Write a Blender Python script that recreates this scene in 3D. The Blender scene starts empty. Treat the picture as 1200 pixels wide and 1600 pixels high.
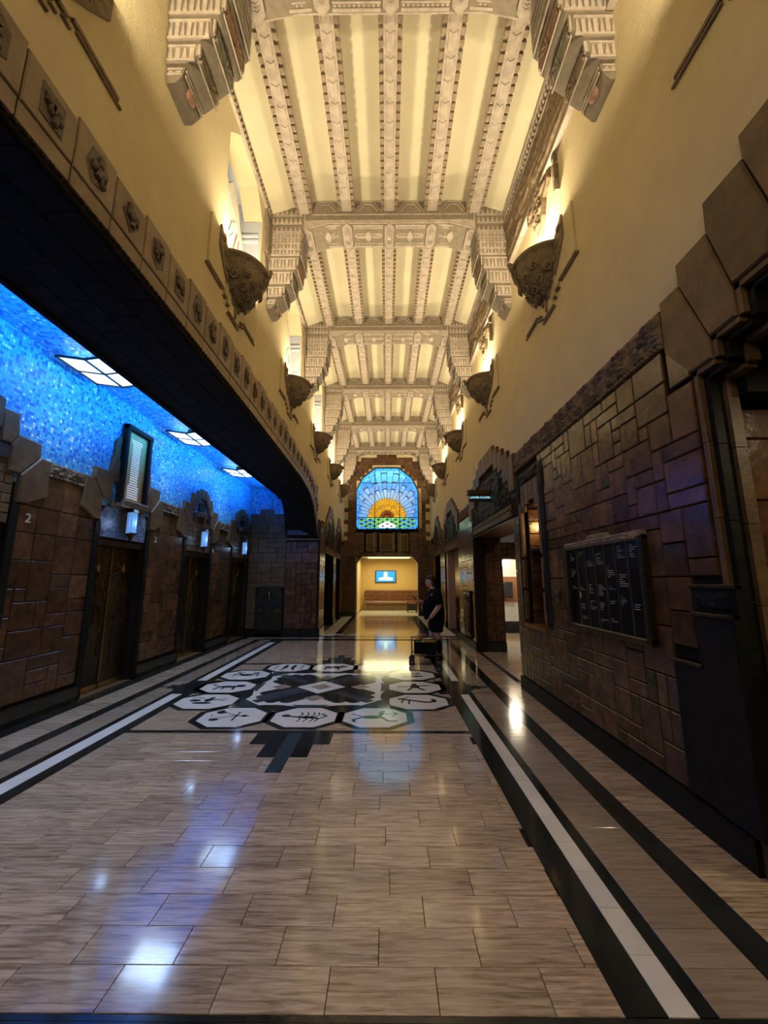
import bpy, math, random
import numpy as np
from mathutils import Vector, Matrix
PI = math.pi
S = bpy.context.scene
C = S.collection
# ------------------------------------------------------------------ camera
FPX = 615.0
pitch = math.atan(107 / FPX)
yaw = math.atan(4.5 / FPX * math.cos(pitch))
cd = bpy.data.cameras.new('camera'); cam = bpy.data.objects.new('camera', cd); C.objects.link(cam)
cam.location = (0, 0, 1.6)
cam.rotation_euler = (PI / 2 + pitch, 0, yaw)
cd.sensor_fit = 'VERTICAL'; cd.sensor_height = 36.0; cd.lens = FPX / 1600 * 36.0
cd.clip_start = 0.05; cd.clip_end = 200
S.camera = cam
# ------------------------------------------------------------------ world, exposure
w = bpy.data.worlds.new('world'); S.world = w; w.use_nodes = True
w.node_tree.nodes['Background'].inputs[0].default_value = (1.0, 0.8, 0.55, 1)
w.node_tree.nodes['Background'].inputs[1].default_value = 0.02
S.view_settings.view_transform = 'Standard'; S.view_settings.look = 'None'
S.view_settings.gamma = 1; S.view_settings.use_curve_mapping = False
S.view_settings.exposure = 0.0
WARM = (1.0, 0.83, 0.54)
BLUE = (0.03, 0.30, 1.0)

def light(kind, name, loc, power, col, size=0.1, size_y=None, rot=(0, 0, 0), spot=None, blend=0.5):
    d = bpy.data.lights.new(name, kind); d.energy = power; d.color = col
    if kind == 'AREA':
        d.size = size
        if size_y: d.shape = 'RECTANGLE'; d.size_y = size_y
    else:
        d.shadow_soft_size = size
    if spot: d.spot_size = spot; d.spot_blend = blend
    o = bpy.data.objects.new(name, d); C.objects.link(o); o.location = loc; o.rotation_euler = rot
    return o
P = 3.03                                                   # bay pitch of the vault
XL, XR = -2.02, 2.08                                       # plaster planes
# blue LED strip in the cove behind the beam of the elevator alcove
light('AREA', 'cove_led', (-3.17, 4.9, 4.12), 190, BLUE, 0.10, 13.0, (0, math.radians(-72) + PI, 0)).data.spread = math.radians(135)
light('AREA', 'stair_lamp', (3.0, 1.3, 2.9), 18, WARM, 0.3, 0.3, (0, 0, 0))
light('AREA', 'bench_cove', (0.0, 20.6, 2.62), 75, (1.0, 0.88, 0.5), 2.4, 2.2, (0, 0, 0))
light('POINT', 'lounge_lamp', (3.6, 12.6, 2.3), 40, (1.0, 0.75, 0.48), 0.1)
light('AREA', 'vestibule_lamp', (3.0, 8.2, 3.1), 12, (1.0, 0.88, 0.72), 0.6, 1.5, (0, 0, 0))
light('AREA', 'fill_light', (0.1, -1.6, 5.0), 38, WARM, 2.4, 1.6, (math.radians(35), 0, 0))  # unseen fill lamp added behind the camera to brighten the hall

# ------------------------------------------------------------------ materials
def nodes(name):
    m = bpy.data.materials.new(name); m.use_nodes = True
    nt = m.node_tree; b = nt.nodes['Principled BSDF']
    return m, nt, b
def N(nt, t, **k):
    n = nt.nodes.new(t)
    for a, v in k.items():
        if a.startswith('i_'): n.inputs[int(a[2:]) if a[2:].isdigit() else a[2:]].default_value = v
        else: setattr(n, a, v)
    return n
def ramp(nt, fac, stops):
    r = nt.nodes.new('ShaderNodeValToRGB'); e = r.color_ramp.elements
    while len(e) < len(stops): e.new(0.5)
    for el, (p, c) in zip(e, stops): el.position = p; el.color = (*c, 1)
    nt.links.new(fac, r.inputs[0]); return r.outputs[0]
def mix(nt, fac, a, b, mode='MIX'):
    n = nt.nodes.new('ShaderNodeMix'); n.data_type = 'RGBA'; n.blend_type = mode
    for i, v in ((0, fac), (6, a), (7, b)):
        if hasattr(v, 'is_linked') or hasattr(v, 'links'): nt.links.new(v, n.inputs[i])
        else: n.inputs[i].default_value = v if i == 0 else (*v, 1)
    return n.outputs[2]
def surf(name, c1, c2=None, scale=6, rough=0.6, bump=0.0, bscale=30, metal=0, rand=0.0, coat=0, stretch=(1, 1, 1), spec=0.5, randshift=False):
    m, nt, b = nodes(name); L = nt.links.new
    tc = N(nt, 'ShaderNodeTexCoord'); mp = N(nt, 'ShaderNodeMapping'); mp.inputs['Scale'].default_value = stretch
    oi = N(nt, 'ShaderNodeObjectInfo')
    L(tc.outputs['Object'], mp.inputs[0])
    src = mp.outputs[0]
    if randshift:
        va = N(nt, 'ShaderNodeVectorMath', operation='MULTIPLY_ADD'); cmb = N(nt, 'ShaderNodeCombineXYZ')
        for i in range(3): L(oi.outputs['Random'], cmb.inputs[i])
        L(cmb.outputs[0], va.inputs[0]); va.inputs[1].default_value = (37, 91, 53); L(src, va.inputs[2]); src = va.outputs[0]
    nz = N(nt, 'ShaderNodeTexNoise'); nz.inputs['Scale'].default_value = scale; nz.inputs['Detail'].default_value = 6; nz.inputs['Roughness'].default_value = 0.6
    L(src, nz.inputs['Vector'])
    c2 = c2 or tuple(x * 0.8 for x in c1)
    col = ramp(nt, nz.outputs['Fac'], [(0.32, c2), (0.68, c1)])
    if rand:
        mr = N(nt, 'ShaderNodeMapRange'); mr.inputs['To Min'].default_value = 1 - rand; mr.inputs['To Max'].default_value = 1 + rand
        L(oi.outputs['Random'], mr.inputs[0])
        vm = N(nt, 'ShaderNodeVectorMath', operation='SCALE'); L(col, vm.inputs[0]); L(mr.outputs[0], vm.inputs['Scale']); col = vm.outputs[0]
    L(col, b.inputs['Base Color'])
    b.inputs['Roughness'].default_value = rough; b.inputs['Metallic'].default_value = metal
    b.inputs['Coat Weight'].default_value = coat; b.inputs['Coat Roughness'].default_value = 0.12
    b.inputs['Specular IOR Level'].default_value = spec
    if bump:
        n2 = N(nt, 'ShaderNodeTexNoise'); n2.inputs['Scale'].default_value = bscale; n2.inputs['Detail'].default_value = 4
        L(src, n2.inputs['Vector'])
        bp = N(nt, 'ShaderNodeBump'); bp.inputs['Strength'].default_value = bump; bp.inputs['Distance'].default_value = 0.01
        L(n2.outputs['Fac'], bp.inputs['Height']); L(bp.outputs[0], b.inputs['Normal'])
    return m
def emis(name, col, st, rand=0.0, base=None):
    m, nt, b = nodes(name); b.inputs['Base Color'].default_value = (*(base or col), 1); b.inputs['Roughness'].default_value = 0.3
    b.inputs['Emission Color'].default_value = (*col, 1); b.inputs['Emission Strength'].default_value = st
    if rand:
        oi = N(nt, 'ShaderNodeObjectInfo'); mr = N(nt, 'ShaderNodeMapRange')
        mr.inputs['To Min'].default_value = st * (1 - rand); mr.inputs['To Max'].default_value = st * (1 + rand)
        nt.links.new(oi.outputs['Random'], mr.inputs[0]); nt.links.new(mr.outputs[0], b.inputs['Emission Strength'])
    return m
M = {}
M['plaster'] = surf('cream_plaster', (0.68, 0.58, 0.36), (0.62, 0.52, 0.31), 3, 0.85, 0.35, 60)
M['ceiling'] = surf('ceiling_plaster', (0.62, 0.56, 0.39), (0.56, 0.50, 0.34), 2, 0.85)
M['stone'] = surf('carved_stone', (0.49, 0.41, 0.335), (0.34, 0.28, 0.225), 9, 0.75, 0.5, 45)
M['stone_dark'] = surf('dark_carving', (0.33, 0.26, 0.18), (0.19, 0.145, 0.095), 14, 0.7, 0.4, 60, spec=0.2)  # darker carved stone for dentils, mouldings and bowls
M['stone_shade'] = surf('recess_shade_stone', (0.25, 0.205, 0.15), (0.18, 0.145, 0.10), 14, 0.8, 0.4, 60)  # carved stone darkened: shade of the recesses put into its colour
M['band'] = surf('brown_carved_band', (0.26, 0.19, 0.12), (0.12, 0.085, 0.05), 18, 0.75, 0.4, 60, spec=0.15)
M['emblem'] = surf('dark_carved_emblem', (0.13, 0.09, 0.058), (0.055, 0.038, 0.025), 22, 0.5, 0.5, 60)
M['stone_red'] = surf('carving_tinted_red', (0.30, 0.11, 0.06), (0.30, 0.22, 0.15), 25, 0.7, 0.4, 60)
M['stone_teal'] = surf('carving_tinted_grey_green', (0.20, 0.22, 0.17), (0.34, 0.29, 0.2), 25, 0.7, 0.4, 60)
M['tile'] = surf('glazed_brown_tile', (0.135, 0.064, 0.028), (0.055, 0.025, 0.012), 7, 0.24, 0.35, 16, rand=0.32, coat=0.1, randshift=True)
M['tile_stone'] = surf('brown_faience_block', (0.165, 0.10, 0.045), (0.085, 0.05, 0.023), 6, 0.45, 0.4, 26, rand=0.15, spec=0.3, randshift=True)
M['frieze'] = surf('frieze_block_brown', (0.27, 0.19, 0.125), (0.17, 0.115, 0.072), 8, 0.45, 0.3, 40, rand=0.12, randshift=True)
M['joint'] = surf('dark_joint', (0.018, 0.012, 0.008), None, 6, 0.9, spec=0.2)
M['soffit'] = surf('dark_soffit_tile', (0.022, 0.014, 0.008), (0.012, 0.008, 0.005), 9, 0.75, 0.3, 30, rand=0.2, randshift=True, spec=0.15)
M['black'] = surf('black_marble', (0.012, 0.013, 0.012), (0.03, 0.032, 0.028), 3, 0.10, rand=0.1, stretch=(1, 1, 1), randshift=True)
M['slate'] = surf('green_grey_marble', (0.055, 0.075, 0.078), (0.035, 0.05, 0.052), 5, 0.10, rand=0.2, randshift=True)
M['white'] = surf('cream_marble', (0.80, 0.75, 0.65), (0.70, 0.65, 0.56), 5, 0.11, rand=0.05, randshift=True)
M['darkstone'] = surf('black_green_stone', (0.016, 0.015, 0.012), (0.008, 0.008, 0.006), 12, 0.5, 0.2, 40, spec=0.12)
def travertine(name, c1, c2, c3):
    m, nt, b = nodes(name); L = nt.links.new
    tc = N(nt, 'ShaderNodeTexCoord'); oi = N(nt, 'ShaderNodeObjectInfo')
    cmb = N(nt, 'ShaderNodeCombineXYZ')
    for i in range(3): L(oi.outputs['Random'], cmb.inputs[i])
    va = N(nt, 'ShaderNodeVectorMath', operation='MULTIPLY_ADD'); va.inputs[1].default_value = (31, 77, 13)
    L(cmb.outputs[0], va.inputs[0]); L(tc.outputs['Object'], va.inputs[2])
    mp = N(nt, 'ShaderNodeMapping'); mp.inputs['Scale'].default_value = (2.6, 34, 1); L(va.outputs[0], mp.inputs[0])
    nz = N(nt, 'ShaderNodeTexNoise'); nz.inputs['Scale'].default_value = 1.6; nz.inputs['Detail'].default_value = 8; nz.inputs['Roughness'].default_value = 0.65; nz.inputs['Distortion'].default_value = 0.6
    L(mp.outputs[0], nz.inputs['Vector'])
    col = ramp(nt, nz.outputs['Fac'], [(0.36, c3), (0.48, c2), (0.60, c1)])
    mr = N(nt, 'ShaderNodeMapRange'); mr.inputs['To Min'].default_value = 0.86; mr.inputs['To Max'].default_value = 1.14
    L(oi.outputs['Random'], mr.inputs[0])
    vm = N(nt, 'ShaderNodeVectorMath', operation='SCALE'); L(col, vm.inputs[0]); L(mr.outputs[0], vm.inputs['Scale'])
    L(vm.outputs[0], b.inputs['Base Color']); b.inputs['Roughness'].default_value = 0.13
    b.inputs['Coat Weight'].default_value = 0.6; b.inputs['Coat Roughness'].default_value = 0.07
    return m
M['trav'] = travertine('travertine', (0.58, 0.44, 0.30), (0.43, 0.315, 0.205), (0.24, 0.16, 0.10))
M['trav_band'] = travertine('travertine_band', (0.40, 0.31, 0.22), (0.35, 0.265, 0.18), (0.29, 0.21, 0.14))
def mosaic(name, ax, size, stops, rough=0.36, pale=0.05):
    m, nt, b = nodes(name); L = nt.links.new
    tc = N(nt, 'ShaderNodeTexCoord'); sp = N(nt, 'ShaderNodeSeparateXYZ'); L(tc.outputs['Object'], sp.inputs[0])
    cb = N(nt, 'ShaderNodeCombineXYZ'); L(sp.outputs[ax[0]], cb.inputs[0]); L(sp.outputs[ax[1]], cb.inputs[1])
    sc = N(nt, 'ShaderNodeVectorMath', operation='SCALE'); sc.inputs['Scale'].default_value = 1 / size; L(cb.outputs[0], sc.inputs[0])
    fl = N(nt, 'ShaderNodeVectorMath', operation='FLOOR'); L(sc.outputs[0], fl.inputs[0])
    fr = N(nt, 'ShaderNodeVectorMath', operation='FRACTION'); L(sc.outputs[0], fr.inputs[0])
    wn = N(nt, 'ShaderNodeTexWhiteNoise'); wn.noise_dimensions = '2D'; L(fl.outputs[0], wn.inputs['Vector'])
    col = ramp(nt, wn.outputs['Value'], stops); nt.nodes[-1].color_ramp.interpolation = 'CONSTANT'
    s2 = N(nt, 'ShaderNodeSeparateXYZ'); L(fr.outputs[0], s2.inputs[0])
    ms = []
    for i in (0, 1):
        a = N(nt, 'ShaderNodeMath', operation='SUBTRACT'); L(s2.outputs[i], a.inputs[0]); a.inputs[1].default_value = 0.5
        c = N(nt, 'ShaderNodeMath', operation='ABSOLUTE'); L(a.outputs[0], c.inputs[0]); ms.append(c)
    mx = N(nt, 'ShaderNodeMath', operation='MAXIMUM'); L(ms[0].outputs[0], mx.inputs[0]); L(ms[1].outputs[0], mx.inputs[1])
    gt = N(nt, 'ShaderNodeMath', operation='GREATER_THAN'); L(mx.outputs[0], gt.inputs[0]); gt.inputs[1].default_value = 0.45
    col = mix(nt, gt.outputs[0], col, (0.06, 0.12, 0.16))
    L(col, b.inputs['Base Color']); b.inputs['Roughness'].default_value = rough
    # every tessera is set at a slightly different angle
    nm = N(nt, 'ShaderNodeNewGeometry')
    sb = N(nt, 'ShaderNodeVectorMath', operation='SUBTRACT'); L(wn.outputs['Color'], sb.inputs[0]); sb.inputs[1].default_value = (0.5, 0.5, 0.5)
    s3 = N(nt, 'ShaderNodeVectorMath', operation='MULTIPLY_ADD'); L(sb.outputs[0], s3.inputs[0]); s3.inputs[1].default_value = (0.14, 0.14, 0.14); L(nm.outputs['Normal'], s3.inputs[2])
    no = N(nt, 'ShaderNodeVectorMath', operation='NORMALIZE'); L(s3.outputs[0], no.inputs[0]); L(no.outputs[0], b.inputs['Normal'])
    return m
BL = [(0.0, (0.03, 0.16, 0.55)), (0.14, (0.05, 0.30, 0.72)), (0.34, (0.08, 0.42, 0.80)), (0.58, (0.10, 0.50, 0.80)), (0.80, (0.16, 0.55, 0.78)), (0.93, (0.55, 0.78, 0.82)), (0.97, (0.75, 0.85, 0.80))]
M['mosaic_wall'] = mosaic('blue_mosaic_wall', (1, 2), 0.036, BL)
M['mosaic_ceil'] = mosaic('blue_mosaic_ceiling', (0, 1), 0.036, BL)
M['mosaic_end'] = mosaic('blue_mosaic_end', (0, 2), 0.036, BL)
M['mosaic_small'] = mosaic('small_blue_mosaic', (1, 2), 0.016, [(0, (0.03, 0.06, 0.2)), (0.3, (0.10, 0.2, 0.42)), (0.6, (0.25, 0.35, 0.5)), (0.85, (0.5, 0.55, 0.55))], 0.3)
M['brass'] = surf('brass', (0.34, 0.23, 0.09), (0.22, 0.15, 0.05), 20, 0.35, 0, metal=1)
M['gold'] = surf('bright_gold', (0.75, 0.52, 0.16), None, 20, 0.3, 0, metal=1)
M['bronze'] = surf('dark_bronze', (0.10, 0.072, 0.045), (0.05, 0.036, 0.024), 18, 0.34, 0.4, 40, metal=0.8)
M['steel'] = surf('grey_metal', (0.35, 0.36, 0.37), None, 20, 0.3, 0, metal=1)
M['wood'] = surf('brown_wood', (0.30, 0.13, 0.055), (0.18, 0.075, 0.03), 5, 0.3, 0, coat=0.3, stretch=(1, 8, 8))
M['jamb'] = surf('pinkish_stone', (0.42, 0.27, 0.19), (0.34, 0.21, 0.15), 8, 0.4)
M['wallpaper'] = surf('golden_wall_covering', (0.62, 0.42, 0.16), (0.55, 0.36, 0.13), 30, 0.7)
M['leather'] = surf('brown_leather', (0.22, 0.085, 0.035), (0.13, 0.05, 0.022), 8, 0.33, 0.2, 60, coat=0.2)
M['paint'] = surf('white_paint', (0.72, 0.71, 0.68), None, 3, 0.7)
M['greypaint'] = surf('grey_white_lining', (0.55, 0.58, 0.64), (0.5, 0.53, 0.6), 3, 0.6)
M['cream'] = surf('cream_board', (0.62, 0.57, 0.44), None, 3, 0.6)
M['night'] = surf('dark_pane', (0.06, 0.08, 0.12), None, 3, 0.15)
M['redline'] = surf('red_paint', (0.42, 0.10, 0.06), None, 3, 0.6)
M['bluepaint'] = surf('grey_blue_paint', (0.24, 0.30, 0.34), None, 3, 0.6)
M['blackpaint'] = surf('black_matt', (0.012, 0.012, 0.013), None, 8, 0.5)
M['board'] = surf('black_letter_board', (0.006, 0.006, 0.007), None, 8, 0.25)
M['letter'] = surf('white_letters', (0.6, 0.6, 0.58), None, 8, 0.6)
M['fabric'] = surf('black_fabric', (0.006, 0.006, 0.007), (0.010, 0.010, 0.011), 30, 0.95, spec=0.1)
M['skin'] = surf('skin', (0.62, 0.36, 0.28), (0.55, 0.30, 0.23), 12, 0.55)
M['hair'] = surf('dark_hair', (0.03, 0.016, 0.010), None, 30, 0.5)
M['orange'] = surf('orange_plastic', (0.65, 0.30, 0.04), None, 8, 0.4)
M['green'] = surf('green_plastic', (0.12, 0.42, 0.12), None, 8, 0.4)
M['yellow'] = surf('yellow_cloth', (0.62, 0.45, 0.12), None, 8, 0.6)
M['e_panel'] = emis('lit_glass_panel', (0.62, 0.86, 1.0), 2.2)
M['e_lantern'] = emis('lit_blue_glass', (0.16, 0.36, 0.70), 0.5)
M['e_bulb'] = emis('small_lamp', (1.0, 0.85, 0.6), 8)
M['e_globe'] = emis('globe_lamp', (1.0, 0.93, 0.75), 6)
M['e_cove'] = emis('lit_cove', (0.95, 1.0, 0.5), 1.3)
M['e_tv'] = emis('screen_blue', (0.02, 0.25, 0.85), 1.0)
M['e_tv2'] = emis('screen_pale', (0.5, 0.85, 1.0), 1.3)
M['e_text'] = emis('lit_letters', (0.35, 0.75, 0.85), 1.3)
M['e_bowl'] = emis('bowl_lamp', (1.0, 0.86, 0.58), 14)
M['e_plate'] = surf('brass_perforated', (0.70, 0.48, 0.16), (0.58, 0.38, 0.12), 12, 0.5, 0, metal=0.2)
M['e_hole'] = emis('backlit_holes', (0.6, 0.75, 0.95), 0.9)

# ------------------------------------------------------------------ mesh helpers
import bmesh
class MB:
    def __init__(s): s.v = []; s.f = []
    def add(s, vs, fs):
        o = len(s.v); s.v += [tuple(q) for q in vs]; s.f += [tuple(i + o for i in f) for f in fs]; return s
    def box(s, x0, x1, y0, y1, z0, z1):
        return s.add([(x0, y0, z0), (x1, y0, z0), (x1, y1, z0), (x0, y1, z0), (x0, y0, z1), (x1, y0, z1), (x1, y1, z1), (x0, y1, z1)],
                     [(0, 3, 2, 1), (4, 5, 6, 7), (0, 1, 5, 4), (1, 2, 6, 5), (2, 3, 7, 6), (3, 0, 4, 7)])
    def prism(s, poly, mp, d0, d1, bev=0.0):
        n = len(poly); vs = [mp(u, v, d0) for u, v in poly]
        if bev:
            vs += [mp(u, v, d1 - bev) for u, v in poly] + [mp(u, v, d1) for u, v in inset(poly, bev)]
            rings = 3
        else:
            vs += [mp(u, v, d1) for u, v in poly]; rings = 2
        fs = [tuple(range(n))[::-1], tuple(range((rings - 1) * n, rings * n))]
        for r in range(rings - 1):
            for i in range(n):
                j = (i + 1) % n; fs.append((r * n + i, r * n + j, (r + 1) * n + j, (r + 1) * n + i))
        return s.add(vs, fs)
    def loft(s, rings, cap=True, closed=True):
        n = len(rings[0]); vs = [p for r in rings for p in r]; fs = []
        for a in range(len(rings) - 1):
            for i in range(n if closed else n - 1):
                j = (i + 1) % n; fs.append((a * n + i, a * n + j, (a + 1) * n + j, (a + 1) * n + i))
        if cap: fs += [tuple(range(n))[::-1], tuple(range((len(rings) - 1) * n, len(rings) * n))]
        return s.add(vs, fs)
    def tube(s, pts, r, n=6, cap=True):
        pts = [Vector(p) for p in pts]; rings = []
        for i, p in enumerate(pts):
            t = (pts[min(i + 1, len(pts) - 1)] - pts[max(i - 1, 0)]).normalized()
            a = t.cross(Vector((0, 0, 1)))
            if a.length < 0.1: a = t.cross(Vector((0, 1, 0)))
            a.normalize(); b = t.cross(a); rr = r[i] if isinstance(r, (list, tuple)) else r
            rings.append([tuple(p + a * rr * math.cos(2 * PI * k / n) + b * rr * math.sin(2 * PI * k / n)) for k in range(n)])
        return s.loft(rings, cap)
    def ball(s, c, r, sc=(1, 1, 1), n=10, m=6):
        rings = []
        for i in range(m + 1):
            a = PI * i / m; rr = max(math.sin(a), 0.02)
            rings.append([(c[0] + sc[0] * r * rr * math.cos(2 * PI * k / n), c[1] + sc[1] * r * rr * math.sin(2 * PI * k / n), c[2] - sc[2] * r * math.cos(a)) for k in range(n)])
        return s.loft(rings)
    def grid(s, nx, ny, fn):
        vs = [fn(i / (nx - 1), j / (ny - 1)) for j in range(ny) for i in range(nx)]
        return s.add(vs, [(j * nx + i, j * nx + i + 1, (j + 1) * nx + i + 1, (j + 1) * nx + i) for j in range(ny - 1) for i in range(nx - 1)])
    def mesh(s, name, smooth=False, fix=True):
        me = bpy.data.meshes.new(name); me.from_pydata(s.v, [], s.f)
        if fix:
            bm = bmesh.new(); bm.from_mesh(me); bmesh.ops.recalc_face_normals(bm, faces=bm.faces); bm.to_mesh(me); bm.free()
        if smooth:
            for p in me.polygons: p.use_smooth = True
        me.update(); return me
def inset(poly, b):
    n = len(poly); out = []
    ar = sum(poly[i][0] * poly[(i + 1) % n][1] - poly[(i + 1) % n][0] * poly[i][1] for i in range(n))
    sg = 1 if ar > 0 else -1
    for i in range(n):
        p0, p1, p2 = poly[i - 1], poly[i], poly[(i + 1) % n]
        def nr(a, b_):
            dx, dy = b_[0] - a[0], b_[1] - a[1]; l = math.hypot(dx, dy) or 1; return (-dy / l * sg, dx / l * sg)
        n1, n2 = nr(p0, p1), nr(p1, p2); k = 1 + n1[0] * n2[0] + n1[1] * n2[1]; k = max(k, 0.5)
        out.append((p1[0] + b * (n1[0] + n2[0]) / k, p1[1] + b * (n1[1] + n2[1]) / k))
    return out
def ob(name, mb, mat, parent=None, loc=None, smooth=False, label=None, kind=None, fix=True, rot=None):
    me = mb if isinstance(mb, bpy.types.Mesh) else mb.mesh(name, smooth, fix)
    if mat is not None and not me.materials: me.materials.append(M[mat])
    o = bpy.data.objects.new(name, me); C.objects.link(o)
    if parent: o.parent = parent
    if loc is not None: o.location = loc
    if rot is not None: o.rotation_euler = rot
    if label: o['label'] = label
    if kind: o['kind'] = kind
    return o
def tag(o, label, cat, group=None, kind=None):
    o['label'] = label
    if cat: o['category'] = cat
    if group: o['group'] = group
    if kind: o['kind'] = kind
    return o
def thing(name, loc, label, cat, group=None, rz=0):
    o = bpy.data.objects.new(name, None); C.objects.link(o); o.location = loc; o.rotation_euler = (0, 0, rz); o.empty_display_size = 0.1
    return tag(o, label, cat, group)
def copy_tree(o, loc, label, group=None, rz=None, mirror=False):
    def cp(a, par):
        c = a.copy(); C.objects.link(c)
        if par: c.parent = par
        for ch in kids.get(a.name, []): cp(ch, c)
        return c
    kids = {}
    for q in list(C.objects):
        if q.parent: kids.setdefault(q.parent.name, []).append(q)
    r = cp(o, None); r.location = loc; r['label'] = label
    if rz is not None: r.rotation_euler[2] = rz
    if group: r['group'] = group
    return r
def struct(name, mb, mat, label=None, cat='wall'):
    o = ob(name, mb, mat, kind='structure')
    if label: o['label'] = label; o['category'] = cat
    return o
# planes: (u,v,d) -> world, d proud of the wall
def pR(x): return lambda u, v, d: (x - d, u, v)      # wall on the right, faces -x
def pL(x): return lambda u, v, d: (x + d, u, v)      # wall on the left, faces +x
def pF(y): return lambda u, v, d: (u, y - d, v)      # faces the camera
def pZ(z): return lambda u, v, d: (u, v, z + d)      # floor
ROT = {'R': (PI / 2, 0, -PI / 2), 'L': (PI / 2, 0, PI / 2), 'F': (PI / 2, 0, 0), 'Z': (0, 0, 0)}
tile_cache = {}
def tile_mesh(w_, h_, t, bev, mat):
    k = (round(w_, 3), round(h_, 3), t, bev, mat)
    if k not in tile_cache:
        a, b = w_ / 2, h_ / 2
        me = MB().prism([(-a, -b), (a, -b), (a, b), (-a, b)], lambda u, v, d: (u, v, d), 0, t, bev).mesh('tile')
        me.materials.append(M[mat]); tile_cache[k] = me
    return tile_cache[k]
def put_tile(parent, side, mp, u, v, d, w_, h_, t=0.028, bev=0.007, mat='tile', name='tile'):
    o = bpy.data.objects.new(name, tile_mesh(w_, h_, t, bev, mat)); C.objects.link(o); o.parent = parent
    o.location = mp(u, v, d); o.rotation_euler = ROT[side]; return o
def ashlar(parent, side, mp, u0, u1, v0, v1, unit=0.15, ok=None, mat='tile', seed=1, d=0.0, sizes=((2, 2), (3, 2), (2, 3), (2, 1), (3, 3), (2, 2), (1, 2), (3, 1), (1, 1)), uv=None):
    R = random.Random(seed); nu = max(1, round((u1 - u0) / unit)); nv = max(1, round((v1 - v0) / unit))
    du, dv = (u1 - u0) / nu, (v1 - v0) / nv
    free = [[(ok is None or ok(u0 + (i + .5) * du, v0 + (j + .5) * dv)) for j in range(nv)] for i in range(nu)]
    for j in range(nv - 1, -1, -1):
        for i in range(nu):
            if not free[i][j]: continue
            opts = list(sizes); R.shuffle(opts)
            if opts[0] == (1, 1): opts = opts[1:] + [(1, 1)]
            for a, b in opts + [(1, 1)]:
                if i + a <= nu and j - b + 1 >= 0 and all(free[i + p][j - q] for p in range(a) for q in range(b)):
                    for p in range(a):
                        for q in range(b): free[i + p][j - q] = False
                    g = 0.008
                    put_tile(parent, side, mp, u0 + (i + a / 2) * du, v0 + (j + 1 - b / 2) * dv, d, a * du - g, b * dv - g, mat=mat)
                    break
def rect(u0, u1, v0, v1): return [(u0, v0), (u1, v0), (u1, v1), (u0, v1)]
def carve(seed, n=7, kind='scroll'):
    """height function 0..1 over the unit square, scrollwork like carved stone"""
    R = random.Random(seed); cs = [(R.uniform(0.05, .95), R.uniform(.1, .9), R.uniform(.13, .26), R.choice((-1, 1)), R.uniform(0, 6)) for _ in range(n)]
    def h(u, v):
        best = 0
        for cx, cy, r, s_, ph in cs:
            dx, dy = u - cx, v - cy; d = math.hypot(dx, dy)
            if d < r:
                a = math.atan2(dy, dx); t = (0.5 + 0.5 * math.cos(d / r * 11 + s_ * a + ph)) * (1 - (d / r) ** 4)
                best = max(best, t)
        return 0.25 * (0.5 + 0.5 * math.sin(u * 23 + 4 * math.sin(v * 9))) * (0.5 + 0.5 * math.sin(v * 31)) + 0.75 * best
    return h
def relief(mb, mp, u0, u1, v0, v1, h, depth, nx, ny, d=0.0):
    def fn(i, j):
        e = 0 if (i in (0, 1) or j in (0, 1)) else 1
        return mp(u0 + (u1 - u0) * i, v0 + (v1 - v0) * j, d + e * (0.004 + depth * h(i, j)))
    return mb.grid(nx, ny, fn)
def text_mesh(txt, size, mat, depth=0.003):
    c = bpy.data.curves.new('t', 'FONT'); c.body = txt; c.size = size; c.extrude = depth; c.align_x = 'CENTER'; c.align_y = 'CENTER'
    o = bpy.data.objects.new('t', c); C.objects.link(o)
    me = bpy.data.meshes.new_from_object(o.evaluated_get(bpy.context.evaluated_depsgraph_get())) if False else None
    bpy.context.view_layer.update()
    dg = bpy.context.evaluated_depsgraph_get(); me = bpy.data.meshes.new_from_object(o.evaluated_get(dg))
    bpy.data.objects.remove(o); me.materials.clear(); me.materials.append(M[mat]); return me
# ------------------------------------------------------------------ large structure
YE = 18.5                                                  # end wall
YA = 12.0                                                  # end of the elevator alcove
XA = -4.2                                                  # elevator wall
floor = struct('floor', MB().box(-4.6, 5.2, -3.0, 23.2, -0.16, -0.012), 'joint')
wb = MB().box(-4.6, 5.0, -3.2, -3.0, 0, 8.4)
wall_back = struct('wall_back', wb, 'plaster')
# upper plaster walls with the window niches on the left
NI = [4.18 + P * k for k in range(0, 5)]                  # near edge of each niche
NW, NZ0, NZ1 = 1.32, 5.35, 7.70
m = MB(); y = -3.0
for n0 in NI:
    m.box(XL - 0.3, XL, y, n0, 4.3, 8.4); m.box(XL - 0.3, XL, n0, n0 + NW, 4.3, NZ0)
    m.box(XL - 0.3, XL, n0, n0 + NW, NZ1, 8.4)
    m.prism([(n0, NZ1 - 0.35), (n0 + 0.3, NZ1), (n0, NZ1)], pL(XL), -0.3, 0)
    m.prism([(n0 + NW, NZ1 - 0.35), (n0 + NW, NZ1), (n0 + NW - 0.3, NZ1)], pL(XL), -0.3, 0)
    y = n0 + NW
m.box(XL - 0.3, XL, y, YE, 4.3, 8.4).box(XL - 0.3, XL, 11.3, YE, 3.4, 4.3)
wall_left = struct('wall_left', m, 'plaster')
m = MB().box(XR, XR + 0.3, 2.0, YE, 3.3, 8.4).box(XR, XR + 0.3, -3.0, 2.0, 4.0, 8.4)
wall_right = struct('wall_right', m, 'plaster')
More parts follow.
